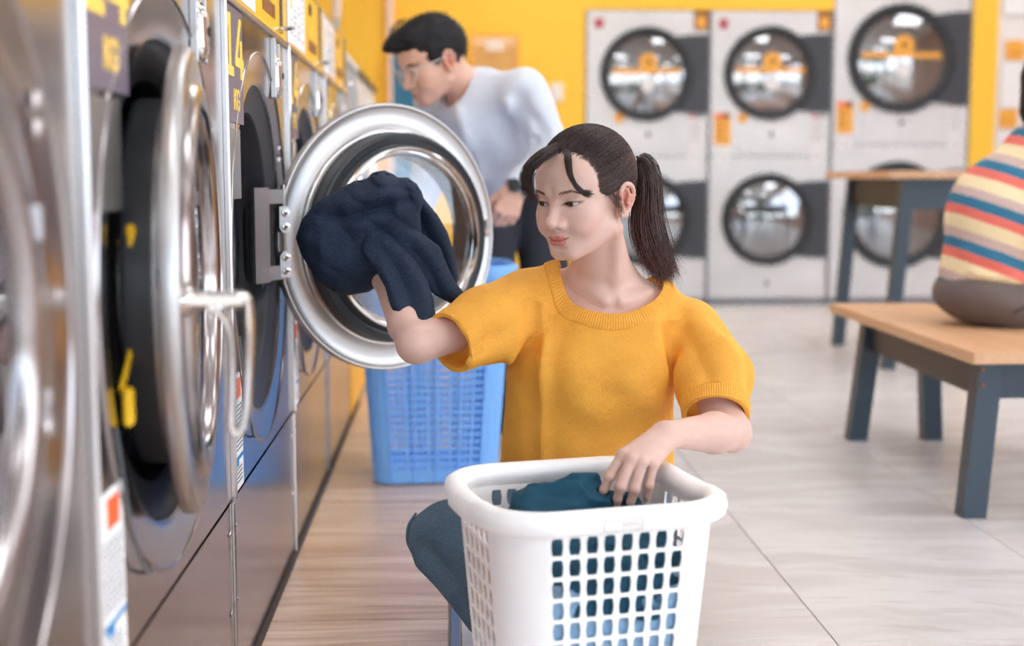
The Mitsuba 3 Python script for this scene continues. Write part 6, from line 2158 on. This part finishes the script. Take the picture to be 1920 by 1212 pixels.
fm[:3, 3] = M_WR_N + d_ * .004 + np.array([-.004, -.033, .008])
put(k_wt + '__face', moved(lathe([(.019, -.004), (.020, 0), (.019, .006), (.015, .007), (1e-4, .007)], 28), fm), 'm_black_plastic', smooth=40)


# ------------------------------------------------------------------ the person on the bench, seen from behind
SX = np.array([0.955, 0.0, 0.30])         # the back leans: stripes run square to this axis


def stripes(p, n, uv):
    s = (p.z * 0.955 + (p.x - 1.6) * 0.36 - (p.y - 3.85) * 0.05) + 0.006 * fbm(p.x * 9, p.y * 9, p.z * 9)
    t = (s - 0.500) / 0.124
    t = t - dr.floor(t)
    e = 0.03
    mauve = lin(206, 180, 170)
    cream = lin(244, 222, 178)
    coral = lin(236, 122, 108)
    teal = lin(62, 122, 152)
    c = mix(coral, cream, smoothstep(0.24 - e, 0.24 + e, 1 - t))
    c = mi.Color3f(teal)
    c = dr.select(t < 0.76, mi.Color3f(coral), c)
    c = dr.select(t < 0.53, mi.Color3f(cream), c)
    c = dr.select(t < 0.22, mi.Color3f(mauve), c)
    return c * (0.94 + 0.1 * noise(p.x * 300, p.y * 300, p.z * 300))


principled('m_stripes', proc(stripes), rough=0.75, spec=0.2)
principled('m_taupe', lin(112, 100, 95), rough=0.7, spec=0.3)
SHN, SHF = np.array([1.745, 3.715, .925]), np.array([1.80, 4.02, .925])
SF = [([(1.47, 3.74, .60), (1.55, 3.69, .585), (1.64, 3.68, .57)], .012, .010), ([(1.46, 3.76, .575), (1.55, 3.69, .555), (1.64, 3.68, .545)], .010, -.010), ([(1.47, 3.78, .66), (1.54, 3.72, .64), (1.60, 3.70, .60)], .012, .006)]


def seat_shirt(p):
    d = s_chain(p, [(1.610, 3.87, .60), (1.640, 3.87, .76), (1.720, 3.87, .90)], [.165, .168, .130], .05)
    d = smin(d, s_cone(p, (1.77, 3.87, .960), tuple(SHN), .07, .070), .04)
    d = smin(d, s_cone(p, (1.77, 3.87, .960), tuple(SHF), .07, .070), .04)
    a = s_chain(p, [SHN, (1.690, 3.675, .70), (1.77, 3.66, .60)], [.072, .062, .05], .02)
    b = s_chain(p, [SHF, (1.90, 4.06, .70), (2.0, 3.98, .62)], [.072, .062, .05], .02)
    d = smin(np.minimum(d, b), a, .006)
    d = d - fold_field(p, SF)
    d = d - (meshkit.noise((p * np.array([10, 10, 9])).astype(float), 22) - .5).astype(np.float32) * .02
    bot = .535 - .06 * np.clip((p[:, 0] - 1.45) / .25, -.5, 1)
    d = smax(d, bot - p[:, 2], .006)
    nk = s_cone(p, (1.785, 3.87, .95), (1.80, 3.87, 1.06), .062, .062)
    return smax(d, -nk, .004)


def seat_skin(p):
    d = s_cone(p, (1.78, 3.87, .94), (1.80, 3.87, 1.08), .056, .055)
    d = smin(d, s_ell(p, (1.80, 3.87, 1.19), (.095, .075, .115)), .03)
    d = smin(d, s_chain(p, [(1.62, 3.87, .60), (1.65, 3.87, .76), (1.74, 3.87, .88)], [.11, .12, .08], .03), .03)
    for sh, el, wr in ((SHN, (1.690, 3.675, .70), (1.90, 3.66, .62)), (SHF, (1.90, 4.06, .70), (2.05, 3.95, .63))):
        d = smin(d, s_chain(p, [sh, el, wr], [.042, .036, .024], .01), .02)
        H = m_hand(np.array(wr), (.9, .15, -.2), (0, 0, 1), 1.0, .45)
        d = smin(d, hand_sdf(p, wr, H, None, 1.0), .012)
    d = smin(d, s_chain(p, [(1.62, 3.80, .53), (2.02, 3.74, .50), (2.02, 3.74, .08)], [.06, .05, .04]), .03)
    return smin(d, s_chain(p, [(1.64, 3.96, .53), (2.02, 4.00, .50), (2.02, 4.00, .08)], [.06, .05, .04]), .03)


def seat_trousers(p):
    d = s_ell(p, (1.605, 3.87, .535), (.178, .185, .100))
    d = smin(d, s_chain(p, [(1.63, 3.79, .525), (2.02, 3.74, .515), (2.03, 3.74, .10)], [.088, .074, .058], .02), .03)
    d = smin(d, s_chain(p, [(1.65, 3.96, .525), (2.02, 4.00, .515), (2.03, 4.00, .10)], [.088, .074, .058], .02), .03)
    d = d - (meshkit.noise((p * 14).astype(float), 25) - .5).astype(np.float32) * .010
    d = np.maximum(d, np.where(p[:, 0] < 1.86, .4405, .06) - p[:, 2])
    return smax(d, p[:, 2] - .615, .01)


def seat_hair(p):
    d = s_ell(p, (1.785, 3.87, 1.205), (.105, .088, .120))
    d = smin(d, s_chain(p, [(1.720, 3.86, 1.16), (1.690, 3.845, 1.07), (1.688, 3.84, 1.00)], [.060, .040, .016]), .03)
    return d - (ridged(p, (60, 60, 10), 9) - .5) * .006


k_p = thing('person', 'person in a multicoloured striped top seated on the bench, back to the camera', 'person')
sb = surface(seat_skin, (1.50, 3.55, .03), (2.25, 4.20, 1.32), .0070)
put(k_p + '__body', sb, 'm_skin_f', smooth=True, color=np.tile(MSK, (len(sb.vertices), 1)))
put(k_p + '__striped_top', surface(seat_shirt, (1.40, 3.55, .44), (2.10, 4.20, 1.10), .0055), 'm_stripes', smooth=True)
k_t = put(k_p + '__trousers', surface(seat_trousers, (1.40, 3.58, .05), (2.16, 4.18, .66), .0070), 'm_taupe', smooth=True)
principled('m_taupe_seam', lin(66, 58, 55), rough=0.7)
put(k_t + '__pocket_edge', sweep(smooth_path([(1.655, 3.690, .590), (1.660, 3.683, .560), (1.640, 3.683, .525), (1.590, 3.690, .490)], 20), .004, 8), 'm_taupe_seam', smooth=40)
hm = surface(seat_hair, (1.60, 3.74, .96), (1.94, 4.0, 1.36), .006)
put(k_p + '__hair', hm, 'm_black_hair', smooth=True)
for y in (3.74, 4.00):
    put(k_p + '__shoe', surface(lambda p: np.maximum(s_chain(p, [(2.02, y, .05), (2.16, y, .04)], [.052, .044]), .004 - p[:, 2]), (1.94, y - .08, .0), (2.24, y + .08, .14), .009), 'm_shoe', smooth=True)
